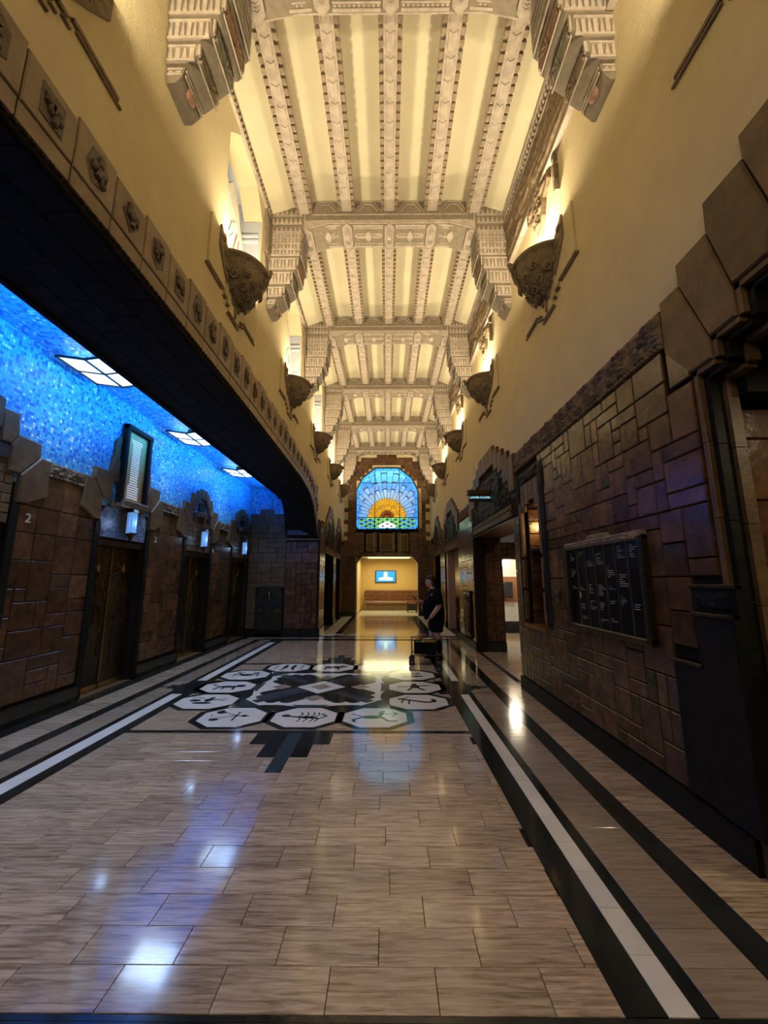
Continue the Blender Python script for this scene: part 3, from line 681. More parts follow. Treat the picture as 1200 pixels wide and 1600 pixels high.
# ---- big portal on the right (under the hanging sign) and its twins: stepped upright blocks
def step_portal(wall, mp, c, k=1.0, hw=1.73, mosaic_d=0.0, zin=2.64, name='portal_block', inner=True):
    ups = [(0.0, .58, 4.17, 3.80), (.58, .86, 4.05, 3.64), (.86, 1.15, 3.91, 3.52), (1.15, 1.45, 3.77, 3.25), (1.45, 1.73, 3.63, 3.02)]
    for a, b, zt, zb in ups:
        for s_ in (-1, 1):
            for q0, q1 in (((a, b),) if b - a < .3 else ((a, (a + b) / 2), ((a + b) / 2, b))):
                u0, u1 = sorted((c + s_ * q0 * k, c + s_ * q1 * k))
                zt2 = 3.2 + (zt - 3.2) * 1
                ob(name, MB().prism(rect(u0 + .004, u1 - .004, zb, zt2), mp, 0, .06, .012), 'tile_stone', wall)
                if a > .5: ob('dark_notch', MB().prism(rect(u0 + .01, u1 - .01, zb - .10, zb - .01), mp, -.01, .02), 'blackpaint', wall)
    ob('carved_tympanum', relief(MB(), mp, c - .85 * k, c + .85 * k, zin + .22, 3.66, carve(int(c * 7), 60), .035, 66, 40, .008), 'darkstone', wall, smooth=True)
    for s_ in (-1, 1):
        u0, u1 = sorted((c + s_ * .85 * k, c + s_ * 1.45 * k))
        ob('carved_tympanum', relief(MB(), mp, u0, u1, zin + .22, 3.2, carve(int(c * 9) + s_, 24), .035, 26, 24, .008), 'darkstone', wall, smooth=True)
    ob('portal_backing', MB().prism([(c - 1.72 * k, zin), (c + 1.72 * k, zin), (c + 1.72 * k, 3.1), (c + 1.15 * k, 3.6), (c + .58 * k, 3.85), (c - .58 * k, 3.85), (c - 1.15 * k, 3.6), (c - 1.72 * k, 3.1)], mp, -.02, .008), 'joint', wall)
    n_ = int(2.9 * k / .13)
    for i in range(n_):
        u0 = c - 1.45 * k + i * 2.9 * k / n_
        ob('lintel_tile', MB().prism(rect(u0 + .004, u0 + 2.9 * k / n_ - .004, zin, zin + .10), mp, 0, .04, .006), 'tile_stone', wall)
        ob('lintel_tile', MB().prism(rect(u0 + .015, u0 + 2.9 * k / n_ - .015, zin + .12, zin + .2), mp, 0, .035, .012), 'tile_stone', wall)
step_portal(wrl, g, 7.85)
step_portal(wrl, g, 12.68, .86, zin=2.60)
step_portal(wrl, g, 16.05, .62, zin=2.62)
# soffit and deep jamb of the big portal, vestibule beyond
pj = struct('wall_vestibule', MB().box(2.12, 2.72, 9.42, 10.2, 0, 2.7).box(2.3, 5.0, 10.25, 10.4, 2.17, 2.58).box(2.3, 2.9, 10.25, 10.4, 0, 2.56).box(3.6, 5.0, 10.25, 10.4, 0, 2.56).box(4.9, 5.0, 2.62, 10.3, 0, 3.6), 'joint')
ob('portal_soffit', MB().box(2.08, 2.75, 6.3, 9.42, 2.60, 2.66), 'wood', pj)
ashlar(pj, 'F', pF(9.42), 2.13, 2.71, .22, 2.6, .19, seed=41, sizes=((1, 2), (2, 2), (1, 1), (1, 3)))
ashlar(pj, 'F', pF(10.248), 2.75, 4.6, 2.2, 2.58, .19, seed=42, sizes=((1, 1),))
ob('plinth', MB().box(2.10, 2.74, 9.38, 9.6, 0, .2), 'black', pj)
struct('wall_vestibule_upper', MB().box(2.3, 5.0, 10.3, 10.45, 2.58, 3.6).box(2.3, 5.0, 2.62, 10.4, 3.5, 3.62), 'paint')
# lit room beyond the door
dr = struct('door_5', MB().box(2.84, 2.95, 10.15, 10.26, 0, 2.2).box(2.84, 3.62, 10.15, 10.26, 2.13, 2.2), 'steel')
rb = struct('wall_stair_room', MB().box(2.6, 4.8, 13.2, 13.3, 0, 3).box(2.6, 2.65, 10.4, 13.2, 0, 3).box(4.7, 4.8, 10.4, 13.2, 0, 3).box(2.6, 4.8, 10.4, 13.3, 2.9, 3.0), 'paint')
ob('wood_panel', MB().box(3.3, 4.7, 13.15, 13.2, .92, 1.72), 'wood', rb)
ob('baseboard', MB().box(2.65, 4.7, 13.14, 13.2, 0, .3), 'blackpaint', rb)
gl = thing('globe_lamp', (3.55, 11.9, 2.1), 'round glowing white globe lamp beyond the far right doorway', 'lamp')
ob('globe', MB().ball((0, 0, 0), .13, n=16, m=10), 'e_globe', gl, smooth=True); ob('stem', MB().tube([(0, 0, .12), (0, 0, .8)], .015), 'steel', gl)
light('POINT', 'globe_light', (3.55, 11.65, 2.05), 38, (1.0, 0.9, 0.72), 0.12)
tp = thing('wall_telephone', (3.72, 12.9, 1.05), 'black wall telephone with pale handset on wood panel in lit room', 'telephone')
ob('housing', MB().prism([(-.06, .05), (.28, 0), (.30, .5), (.05, .52), (-.05, .42), (-.03, .25)], lambda u, v, d: (u, -d, v), -.2, .12, .02), 'blackpaint', tp)
ob('handset', MB().tube([(-.09, -.1, .05), (-.12, -.12, .2), (-.09, -.1, .36)], [.035, .02, .035], 8), 'cream', tp)
# lounge behind the far right portal
lr = struct('wall_lounge', MB().box(2.3, 5.0, 14.0, 14.15, 0, 3.2).box(4.9, 5.0, 10.4, 14.1, 0, 3.2).box(2.3, 5.0, 13.31, 14.1, 2.9, 3.0), 'wallpaper')
ob('jamb_pier', MB().box(2.1, 2.34, 13.7, 14.05, 0, 2.55), 'jamb', lr)

# hanging sign
sg = thing('hanging_sign', (1.86, 7.7, 3.28), 'black overhead sign with lit blue LOWER FLOORS lettering by the right portal', 'sign')
ob('sign_box', MB().box(-.22, .2, -.05, .05, -.13, .0), 'blackpaint', sg); ob('sign_cap', MB().box(-.26, .22, -.07, .07, 0, .09), 'bronze', sg)
ob('lettering', text_mesh('LOWER FLOORS', .056, 'e_text'), None, sg, (-.01, -.053, -.062), rot=(PI / 2, 0, 0))
ob('bracket', MB().box(.15, .3, -.015, .015, .0, .03), 'bronze', sg)

# ------------------------------------------------------------------ left side: arch beam, alcove, far piers
def curve(pts, y):
    for (a, b), (c, d) in zip(pts, pts[1:]):
        if a <= y <= c: return b + (d - b) * (y - a) / (c - a)
    return pts[-1][1] if y > pts[-1][0] else pts[0][1]
FB = [(-3, 3.4), (-1.6, 3.8), (0, 3.97), (2.4, 4.04), (5.4, 4.02), (8.9, 3.95), (9.7, 3.87), (10.2, 3.76), (10.6, 3.58), (10.95, 3.32), (11.25, 3.0), (11.45, 2.86), (YA, 2.84)]
FT = [(-3, 4.3), (0, 4.5), (2, 4.57), (5, 4.68), (7.4, 4.66), (8.8, 4.52), (9.9, 4.46), (10.6, 4.33), (11.05, 4.12), (11.4, 3.8), (11.7, 3.5), (12.6, 3.3)]
BB = [(-3, 4.0), (10.9, 4.02), (11.3, 3.95), (11.7, 3.62), (11.9, 3.0), (YA, 2.84)]
ys = [-3 + .5 * i for i in range(22)] + [8.2 + .2 * i for i in range(20)]
ys = [q for q in ys if q < YA] + [YA]
m = MB()
m.loft([[(-2.03, q, curve(FB, q)), (-2.03, q, max(3.5, curve(FT, q)) + .05), (-3.1, q, 4.45), (-3.1, q, curve(BB, q))] for q in ys], True, True)
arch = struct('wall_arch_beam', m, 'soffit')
# soffit: long tiles
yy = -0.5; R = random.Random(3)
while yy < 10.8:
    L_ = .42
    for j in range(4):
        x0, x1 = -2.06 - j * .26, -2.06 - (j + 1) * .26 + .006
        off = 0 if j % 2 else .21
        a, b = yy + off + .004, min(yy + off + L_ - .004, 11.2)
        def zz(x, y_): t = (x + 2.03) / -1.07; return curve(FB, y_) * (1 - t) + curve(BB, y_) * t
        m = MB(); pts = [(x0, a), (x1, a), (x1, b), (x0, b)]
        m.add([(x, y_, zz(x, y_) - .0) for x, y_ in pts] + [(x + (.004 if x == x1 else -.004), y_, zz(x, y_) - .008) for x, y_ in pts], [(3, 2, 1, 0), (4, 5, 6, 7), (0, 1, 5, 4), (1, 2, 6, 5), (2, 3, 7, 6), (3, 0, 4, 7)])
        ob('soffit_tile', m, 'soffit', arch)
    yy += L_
# rope moulding along the lower front edge and plain lip at the back edge
m = MB(); pts = [(-2.0, q, curve(FB, q) + .02) for q in [i * .06 for i in range(-10, 188)]]
for a, b in zip(pts, pts[1:]): m.box(a[0] - .012, a[0] + .008, a[1] + .01, b[1] - .02, a[2] - .012, a[2] + .012)
ob('dentil_row', m, 'joint', arch, kind='stuff')
m = MB()
m.loft([[(-3.08, q, curve(BB, q) - .03), (-3.08, q, curve(BB, q) + .03), (-3.14, q, curve(BB, q) + .03), (-3.14, q, curve(BB, q) - .03)] for q in ys if q < 11.3])
ob('edge_lip', m, 'joint', arch)
# frieze blocks with carved diamonds
ORN = [[(-.5, 0), (0, -.5), (.5, 0), (0, .5)], [(-.42, -.3), (0, -.5), (.42, -.3), (.42, .3), (0, .5), (-.42, .3)], [(-.4, -.42), (.4, -.42), (.4, .42), (-.4, .42)], [(-.5, -.1), (-.2, -.5), (.3, -.4), (.5, .1), (.2, .5), (-.3, .4)]]
y0 = -.48; i = 0
orn_cache = {}
while y0 < 11.2:
    wd = .366 if y0 < 9.6 else .30
    y1 = y0 + wd; dz = .018 * (1 if i % 2 else -1)
    zb0, zb1 = curve(FB, y0) + .045, curve(FB, y1) + .045
    zt0, zt1 = curve(FT, y0) + dz, curve(FT, y1) + dz
    if y0 < 9.7: zt0 = zt1 = curve(FT, (y0 + y1) / 2) + dz
    gl_ = pL(-2.02)
    zs0, zs1 = zb0 + .13, zb1 + .13
    b = ob('frieze_block', MB().prism([(y0 + .004, zs0 + .004), (y1 - .004, zs1 + .004), (y1 - .004, zt1), (y0 + .004, zt0)], gl_, -.05, .02, .008), 'frieze', arch)
    ob('frieze_block', MB().prism([(y0 + .004, zb0), (y1 - .004, zb1), (y1 - .004, zs1), (y0 + .004, zs0)], gl_, -.05, .012, .006), 'frieze', arch)
    cy, cz = (y0 + y1) / 2, (zs0 + zs1 + zt0 + zt1) / 4; s1, s2 = wd * .56, (zt0 - zs0) * .74
    o_ = ORN[i % 4]; m = MB()
    m.prism([(cy + u * s1, cz + v * s2) for u, v in o_], gl_, .015, .026, .004)
    h = carve(i, 5)
    q_ = [(cy + u * s1 * .8, cz + v * s2 * .8) for u, v in o_]
    for a in range(6):
        R2 = random.Random(i * 7 + a)
        c_ = (cy + R2.uniform(-.25, .25) * s1, cz + R2.uniform(-.25, .25) * s2); r1 = s1 * R2.uniform(.12, .2)
        m.prism([(c_[0] + r1 * math.cos(t * PI / 4) * (1 if t % 2 else .6), c_[1] + r1 * 1.3 * math.sin(t * PI / 4)) for t in range(8)], gl_, .02, .05, .012)
    ob('carved_emblem', m, 'emblem', b)
    y0 = y1; i += 1
# alcove shell
wa = struct('wall_elevator', MB().box(XA - .5, XA - .26, -3, YA + .1, 0, 4.5), 'joint')
am = MB()
doors = [3.71, 6.22, 8.73, 11.24]
yprev = -3.0
for c in doors:
    am.box(XA - .26, XA - .02, yprev, c - .55, 0, 4.5); am.box(XA - .26, XA - .02, c - .55, c + .55, 2.2, 4.5); yprev = c + .55
am.box(XA - .26, XA - .02, yprev, YA + .1, 0, 4.5)
ob('wall_core', am, 'joint', wa)
struct('wall_mosaic', MB().prism(rect(-3, YA, 2.7, 4.42), pL(XA), -.02, .0), 'mosaic_wall')
struct('ceiling_alcove', MB().box(XA - .1, -3.1, -3, YA, 4.415, 4.5), 'mosaic_ceil')
we = struct('wall_alcove_end', MB().box(XA - .4, -2.05, YA, YA + .3, 0, 4.5), 'joint')
struct('wall_alcove_mosaic', MB().box(XA, -3.06, YA - .012, YA - .002, 3.3, 4.42), 'mosaic_end')
def okend(u, v): return v < 3.75 - (.14 if (u < -3.88 or u > -3.42) else 0) and not (-3.92 < u < -3.07 and v < 1.42)
ashlar(we, 'F', pF(YA - .012), XA + .01, -3.06, .2, 3.77, .15, okend, seed=51, sizes=((3, 2), (2, 2), (3, 1), (4, 2), (2, 1), (4, 1)), mat='tile_stone')
WP = []
WP.append(('F', pF(YA - .09), -3.04, -2.07, .2, 2.76, .162, None, 'tile', 52, 0.0, ((2, 2), (3, 2), (2, 1), (1, 2))))
WP.append(( 'F', pF(YA - .09), -3.04, -2.07, 2.95, 3.45, .16, lambda u, v: not (3.1 < v < 3.25), 'tile', 53, 0.0, ((2, 1), (3, 1))))
wpier = struct('wall_pier', MB().box(-3.04, -2.05, YA - .09, YA + .9, 0, 3.5), 'joint')
for w__ in WP: ashlar(wpier, *w__)
ob('plinth', MB().box(-3.08, -2.03, YA - .13, YA + .94, 0, .19), 'black', wpier)
ob('band_rail', MB().box(-3.06, -2.03, YA - .15, YA - .05, 2.80, 2.86).box(-3.06, -2.03, YA - .13, YA - .05, 3.42, 3.46), 'tile_stone', we)
# radiator grille like a robed figure
rg = thing('radiator_grille', (-3.49, YA - .045, .07), 'dark bronze radiator grille with sunburst robed figure at end of alcove', 'radiator grille')
gf = lambda u, v, d: (u, -d, v)
ob('backing', MB().prism([(-.4, 0), (.4, 0), (.4, 1.05), (.3, 1.36), (-.3, 1.36), (-.4, 1.05)], gf, 0, .03, .01), 'blackpaint', rg)
m = MB()
for i in range(17):
    t = PI * (i + .5) / 17; r1 = .36 if abs(math.cos(t)) > .8 else .33
    m.prism([(.09 * math.cos(t) , 1.03 + .09 * math.sin(t)), (r1 * math.cos(t) - .008 * math.sin(t), 1.03 + min(.32, .36 * math.sin(t)) + .008 * math.cos(t)), (r1 * math.cos(t) + .008 * math.sin(t), 1.03 + min(.32, .36 * math.sin(t)) - .008 * math.cos(t))], gf, .03, .05)
ob('sun_rays', m, 'brass', rg)
m = MB().ball((0, -.06, 1.12), .075, (.7, .5, 1.2)).ball((0, -.05, .98), .06, (.6, .5, 1))
ob('figure_head', m, 'brass', rg, smooth=True)
m = MB()
for i in range(6):
    z = .25 + .125 * i; m.prism([(-.1, z), (0, z - .09), (.1, z), (.1, z - .02), (0, z - .115), (-.1, z - .02)], gf, .03, .05)
ob('chevrons', m, 'brass', rg)
m = MB()
for s_ in (-1, 1):
    for i in range(6): m.prism(rect(*sorted((s_ * .12, s_ * .38)), .14 + i * .085, .152 + i * .085), gf, .03, .05)
    for i in range(4): m.prism(rect(*sorted((s_ * (.12 + .085 * i), s_ * (.132 + .085 * i))), .1, .57), gf, .03, .048)
    for i in range(3): m.prism([(s_ * (.1 + .02 * i), .62 + .04 * i), (s_ * (.12 + .02 * i), .62 + .04 * i), (s_ * (.33 + .02 * i), .98), (s_ * (.31 + .02 * i), .98)], gf, .03, .05)
    m.prism([(s_ * .14, .62), (s_ * .36, .62), (s_ * .25, .76)], gf, .03, .045)
ob('grid_bars', m, 'brass', rg)
ob('base', MB().box(-.4, .4, -.07, 0, 0, .1), 'darkstone', rg)
# elevator wall tiles
ge = pL(XA - .02)
def okel(u, v):
    for c in doors:
        d = abs(u - c)
        if d < .62 and v < 2.4: return False
        if d < .56 + .0 and v >= 2.4: return False
        if v > 2.47 and d < .62 + (v - 2.4) * .62: return False
    return v < 2.86
ashlar(wa, 'L', ge, 2.3, 11.95, .24, 2.47, .155, okel, seed=61)
def trap(c0, c1):
    n_ = 4
    for i in range(n_):
        a, b = c0 + .68 + (c1 - c0 - 1.36) * i / n_, c0 + .68 + (c1 - c0 - 1.36) * (i + 1) / n_
        za = lambda u: min(2.87, 2.50 + max(0, (min(u - c0, c1 - u) - .68)) * 1.7)
        ob('tile', MB().prism([(a + .004, 2.475), (b - .004, 2.475), (b - .004, za(b)), ((a + b) / 2, za((a + b) / 2)), (a + .004, za(a))], ge, 0, .028, .006), 'tile', wa)
for a, b in zip(doors, doors[1:]):
    trap(a, b)
    n_ = 2; w0 = b - a - 1.94
    for i in range(n_): frieze_panel(wa, pL(XA), a + .97 + w0 * i / n_, a + .97 + w0 * (i + 1) / n_, 2.87, 3.05, int(a * 10) + i, dep=.035)
frieze_panel(wa, pL(XA), 2.2, 2.74, 2.87, 3.05, 5)
struct('baseboard_left', MB().box(XA - .05, XA + .04, -3, 3.1, 0, .2).box(XA - .05, XA + .04, 4.32, 5.6, 0, .2).box(XA - .05, XA + .04, 6.86, 8.1, 0, .2).box(XA - .05, XA + .04, 9.36, 10.6, 0, .2).box(XA - .05, XA + .04, 11.86, YA, 0, .2), 'black')
half = [[(.27, 3.46), (.48, 3.47), (.51, 3.23), (.43, 3.09), (.30, 3.09)],
        [(.51, 3.23), (.81, 3.22), (.82, 3.06), (.59, 2.79), (.43, 2.79), (.43, 3.09)],
        [(.82, 3.06), (.96, 3.05), (.99, 2.60), (.72, 2.47), (.60, 2.47), (.59, 2.79)]]
for di, c in enumerate(doors):
    for s_ in (-1, 1):
        for poly in half:
            ob('portal_block', MB().prism(inset([(c + s_ * u, v) for u, v in poly], .004), pL(XA), -.02, .05, .015), 'tile_stone', wa)
        m = MB()
        for zz in range(4): ob('reveal_block', MB().box(XA - .2, XA + .03, *sorted((c + s_ * .56, c + s_ * .66)), .02 + zz * .61, .62 + zz * .61), 'darkstone', wa)
    if di == 1:
        pass
    else:
        for s_ in (-1, 1):
            ob('portal_block', MB().prism([(c + s_ * .004, 3.40), (c + s_ * .13, 3.40), (c + s_ * .13, 3.62), (c + s_ * .004, 3.62)], pL(XA), -.02, .07, .012), 'tile_stone', wa)
            ob('portal_block', MB().prism(inset([(c + s_ * .13, 3.35), (c + s_ * .29, 3.2), (c + s_ * .29, 3.55), (c + s_ * .13, 3.60)], .003), pL(XA), -.02, .06, .012), 'tile_stone', wa)
            ob('dark_notch', MB().prism(rect(*sorted((c + s_ * .3, c + s_ * .42)), 2.92, 3.06), pL(XA), 0, .045), 'blackpaint', wa)
        ob('dark_notch', MB().prism(rect(c - .14, c + .14, 3.12, 3.32), pL(XA), 0, .03), 'blackpaint', wa)
        ob('frieze_block', MB().prism([(c - .2, 2.98), (c + .2, 2.98), (c + .16, 3.1), (c - .16, 3.1)], pL(XA), 0, .09, .01), 'tile_stone', wa)
        ashlar(wa, 'L', pL(XA - .01), c - .55, c + .55, 2.22, 2.98, .11, seed=70 + di, mat='tile_stone', sizes=((2, 1), (3, 1), (1, 1)))
    # recessed elevator door
    dr = struct('door_%d' % (di + 1), MB().box(XA - .24, XA - .18, c - .56, c + .56, 0, 2.22), 'bronze')
    gd = pL(XA - .18)
    for q, (a, b) in enumerate(((-.55, -.02), (.02, .55))):
        pn = ob('door_panel', MB().prism(rect(c + a, c + b, .09, 2.12), gd, 0, .03, .006), 'bronze', dr)
        cy = c + (a + b) / 2; m = MB()
        for i in range(22):
            t = 2 * PI * i / 22; L_ = (.22 if i % 2 else .34); 
            if math.sin(t) < -.5: L_ *= 2.6
            ex, ez = cy + min(.24, max(-.24, L_ * math.cos(t))) , 1.78 + L_ * math.sin(t)
            nx, nz = -math.sin(t) * .009, math.cos(t) * .009
            m.prism([(cy, 1.78), (ex - nx, ez - nz), (ex + nx, ez + nz)], gd, .03, .042)
        ob('star_rays', m, 'brass', pn)
        ob('gold_star', MB().prism([(cy + (.05 if i % 2 == 0 else .02) * math.cos(PI / 2 + i * PI / 5), 1.78 + (.075 if i % 2 == 0 else .028) * math.sin(PI / 2 + i * PI / 5)) for i in range(10)], gd, .04, .06, .006), 'gold', pn)
        m = MB(); R = random.Random(di * 2 + q)
        for i in range(12):
            x_ = cy + R.uniform(-.2, .2); z_ = R.uniform(.3, 1.4); l_ = R.uniform(.15, .4)
            m.prism([(x_, z_), (x_ + .02, z_ + l_ * .5), (x_ + R.uniform(-.03, .05), z_ + l_), (x_ - .02, z_ + l_ * .5)], gd, .03, .045, .004)
        ob('weed_relief', m, 'bronze', pn)
        ob('kick_plate', MB().prism(rect(c + a, c + b, .02, .085), gd, 0, .035), 'gold', pn)
    ob('meeting_stile', MB().prism(rect(c - .018, c + .018, .02, 2.12), gd, 0, .05, .005), 'brass', dr)
    ob('door_frame', MB().prism(rect(c - .56, c - .53, 0, 2.2), gd, 0, .06).prism(rect(c + .53, c + .56, 0, 2.2), gd, 0, .05).prism(rect(c - .56, c + .56, 2.12, 2.2), gd, 0, .16), 'bronze', dr)
    ob('threshold', MB().box(XA - .18, XA + .01, c - .56, c + .56, 0.0, .008), 'tile_stone', dr)
# numbers by the lifts
for n_, (yy, zz) in zip('2345', ((4.50, 2.62 - .31), (7.06, 2.317), (9.44, 2.29), (11.9, 2.30))):
    o = ob('elevator_number', text_mesh(n_, .15, 'cream', .006), None, None, (XA + .022, yy, zz), rot=(PI / 2, 0, PI / 2))
    tag(o, {'2': 'gold number two on brown tile left of the brass wall grille', '3': 'gold number three on tile right of the brass grille portal', '4': 'small gold number four on tile between the two farther elevator doors', '5': 'small gold number five on tile beside the farthest elevator door'}[n_], 'number')
# far left piers beyond the alcove
m = MB()
for q in [(YA - .0, 12.9, 0, 3.45), (12.9, 15.0, 2.5, 3.45), (15.0, 15.7, 0, 3.45), (15.7, 17.2, 2.5, 3.45), (17.2, YE, 0, 3.45)]:
    m.box(-2.3, -2.04, *q)
m.box(-2.9, -2.8, 12.9, YE, 0, 3.4).box(-2.9, -2.3, 12.88, 12.92, 0, 3.4)
wll = struct('wall_left_tiled', m, 'joint'); gq = pL(-2.04)
for a, b, sd in ((YA - .08, 12.88, 1), (15.0, 15.7, 2), (17.2, YE - .02, 3)): ashlar(wll, 'L', gq, a, b, .2, 3.2, .17, seed=90 + sd)
for i in range(3): frieze_panel(wll, gq, 12.0 + i * .33, 12.33 + i * .33, 3.2, 3.45, 93 + i)
step_portal(wll, gq, 13.95, .66, zin=2.5); step_portal(wll, gq, 16.45, .50, zin=2.5)
struct('baseboard_left_far', MB().box(-2.1, -1.99, YA, 12.92, 0, .19).box(-2.1, -1.99, 15, 15.7, 0, .19).box(-2.1, -1.99, 17.2, YE, 0, .19), 'black')

# ------------------------------------------------------------------ end wall with stained glass
wf = struct('wall_far', MB().box(-2.9, -1.44, YE, YE + .3, 0, 8.4).box(1.47, 5.0, YE, YE + .3, 0, 8.4).box(-1.44, 1.47, YE, YE + .3, 2.72, 3.98).box(-1.44, 1.47, YE, YE + .3, 6.98, 8.4)
            .prism([(-1.44, 5.86), (-1.44, 6.99), (-.55, 6.99), (-1.16, 6.5)], pF(YE), -.3, 0).prism([(1.47, 5.86), (1.47, 6.99), (.58, 6.99), (1.19, 6.5)], pF(YE), -.3, 0), 'plaster')
gf = pF(YE)
cxw = .015
def win_out(u):                                            # window outline test
    return [(-1.44, 4.13), (-1.30, 3.98), (1.33, 3.98), (1.47, 4.13), (1.47, 5.86), (1.19, 6.47), (.58, 6.97), (-.55, 6.97), (-1.16, 6.47), (-1.44, 5.86)]
def inpoly(p, x, y_):
    r = False; n = len(p)
    for i in range(n):
        (x0, y0), (x1, y1) = p[i], p[(i + 1) % n]
        if (y0 > y_) != (y1 > y_) and x < (x1 - x0) * (y_ - y0) / (y1 - y0) + x0: r = not r
    return r
WO = win_out(0)
hwf = lambda v: 2.05 if v < 3.45 else (1.85 if (v % .56) < .28 and v < 5.2 else (2.0 if v < 5.2 else 1.93)) if v < 6.2 else (1.93 if v < 6.7 else 1.75)
def okf(u, v):
    a = abs(u - cxw)
    if v > 7.68 - (.12 if a > .5 else 0) - (.12 if a > 1.0 else 0) - (.22 if a > 1.33 else 0) - (.5 if a > 1.62 else 0): return False
    if a > hwf(v): return False
    if inpoly([(q[0] * 1.07, 5.4 + (q[1] - 5.4) * 1.05) for q in WO], u, v): return False
    if v < 2.72 and a < 1.46: return False
    if 2.85 < v < 3.85 and (a < .36 or .6 < a < 1.0): return False
    return True
ashlar(wf, 'F', gf, -2.04, 2.04, .2, 7.7, .19, okf, seed=99, sizes=((2, 1), (2, 2), (1, 2), (1, 1), (2, 1)))
ob('backing', MB().prism(rect(-1.46, 1.49, 2.70, 3.97), gf, 0, .01), 'joint', wf)
struct('baseboard_far', MB().box(-2.05, -1.44, YE - .05, YE, 0, .2).box(1.47, 2.05, YE - .05, YE, 0, .2), 'black')
# frame of the window
fr = MB(); n = len(WO)
big = [(cxw + (u - cxw) * 1.035, 5.45 + (v - 5.45) * 1.03) for u, v in WO]
for i in range(n):
    j = (i + 1) % n; fr.prism([WO[i], WO[j], big[j], big[i]], gf, -.05, .06, .0)
ww = struct('window_8', fr, 'bronze', 'arched stained glass window of a gold sun over sea at the far end', 'window')
gw = pF(YE + .08)
ob('leading', MB().prism(WO, gw, -.02, -.01), 'blackpaint', ww)
def clip(poly, win):
    out = poly; n = len(win)
    ar = sum(win[i][0] * win[(i + 1) % n][1] - win[(i + 1) % n][0] * win[i][1] for i in range(n)); sg_ = 1 if ar > 0 else -1
    for i in range(n):
        a, b = win[i], win[(i + 1) % n]; inp = out; out = []
        if not inp: return []
        f = lambda p: sg_ * ((b[0] - a[0]) * (p[1] - a[1]) - (b[1] - a[1]) * (p[0] - a[0]))
        for k in range(len(inp)):
            p, q = inp[k - 1], inp[k]; fp, fq = f(p), f(q)
            if (fp >= 0) != (fq >= 0): t = fp / (fp - fq); out.append((p[0] + (q[0] - p[0]) * t, p[1] + (q[1] - p[1]) * t))
            if fq >= 0: out.append(q)
    return out
def area(p): return abs(sum(p[i][0] * p[(i + 1) % len(p)][1] - p[(i + 1) % len(p)][0] * p[i][1] for i in range(len(p)))) / 2
WC = (cxw, 4.60); HZ = 4.56
gm = {'sky1': emis('glass_deep_blue', (0.05, 0.30, 0.85), 1.0, .15), 'sky2': emis('glass_sky_blue', (0.10, 0.42, 0.88), .9, .2), 'sky3': emis('glass_pale_cloud', (0.30, 0.56, 0.78), .9, .2),
      'top': emis('glass_light_aqua', (0.16, 0.62, 0.90), 1.1, .15), 'gold': emis('glass_gold', (0.85, 0.45, 0.03), .8, .25), 'red': emis('glass_russet', (0.35, 0.08, 0.02), .8, .4),
      'sea1': emis('glass_green', (0.20, 0.62, 0.22), .95, .3), 'sea2': emis('glass_sea_blue', (0.06, 0.36, 0.85), .9, .3), 'glow': emis('glass_bright', (0.85, 1.0, 0.75), 2.2, .2), 'border': emis('glass_border', (0.04, 0.35, 0.95), 1.1, .15)}
for k_, v_ in gm.items(): M[k_] = v_
inn = [(cxw + (u - cxw) * .93, 5.45 + (v - 5.45) * .945) for u, v in WO]
lines = [(-1.31, None)]
def pane(poly, mat, thick=.008):
    for vx0, vx1 in ((-9, -.575), (-.565, .605), (.615, 9)):
        pc = clip(poly, rect(vx0, vx1, 0, 9)); pc = clip(pc, inn) if pc else []
        if len(pc) > 2 and area(pc) > .0006:
            q = inset(pc, .011)
            if area(q) < area(pc): ob('glass_pane', MB().prism(q, gw, -.01, thick), mat, ww)
def skymat(x, z):
    p = math.exp(-((z - 5.45) / .42) ** 2) * max(0, 1 - (abs(x - cxw) / 1.5) ** 3) * .9
    if z < 5.1: p = max(p, .55 * max(0, 1 - abs(abs(x - cxw) - .95) / .45))
    t = min(1, max(0, (z - 6.15) / .4)); p = round(p * 6) / 6; t = round(t * 3) / 3
    key = 'sky_%d_%d' % (p * 6 + .5, t * 3 + .5)
    if key not in M:
        dp, pl_, tp_ = (0.05, 0.27, 0.85), (0.36, 0.56, 0.74), (0.12, 0.55, 0.88)
        c_ = tuple((a * (1 - p) + b * p) * (1 - t) + d * t for a, b, d in zip(dp, pl_, tp_)); M[key] = emis('glass_' + key, c_, 1.0, .10)
    return key
NR = 22
rad = [0, .17, .30, .56, .88, 1.25, 1.62, 2.05, 2.7]
for i in range(NR):
    t0, t1 = PI * i / NR, PI * (i + 1) / NR; tm = (t0 + t1) / 2
    for j in range(len(rad) - 1):
        r0, r1 = rad[j], rad[j + 1]
        z = .05 if j > 1 else .02
        pt = lambda r_, t_: (WC[0] + r_ * math.cos(t_) * (1.0), HZ + .02 + r_ * math.sin(t_))
        if j < 3 and i % 2: pass
        sh = (.09 if i % 2 else -.03) if j >= 4 else (.03 if i % 2 else -.02) * (j > 0); cxm = WC[0] + (r0 + r1) / 2 * math.cos(tm); sh0 = (.12 if i % 2 else -.05) if j > 4 else (.03 if i % 2 else -.02) * (j > 1)
        poly = [pt(max(r0 + sh0 - (0), .0), t0), pt(r1 + sh, t0), pt(r1 + sh + z, tm), pt(r1 + sh, t1), pt(max(r0 + sh0, 0), t1)] + ([pt(r0 + sh0 + z, tm)] if r0 > 0 else [])
        hz_ = HZ + r1 * math.sin(tm)
        mt = 'red' if j < 2 else 'gold' if j < 4 else (skymat(cxm, HZ + (r0 + r1) / 2 * math.sin(tm)))
        pane(poly, mt)
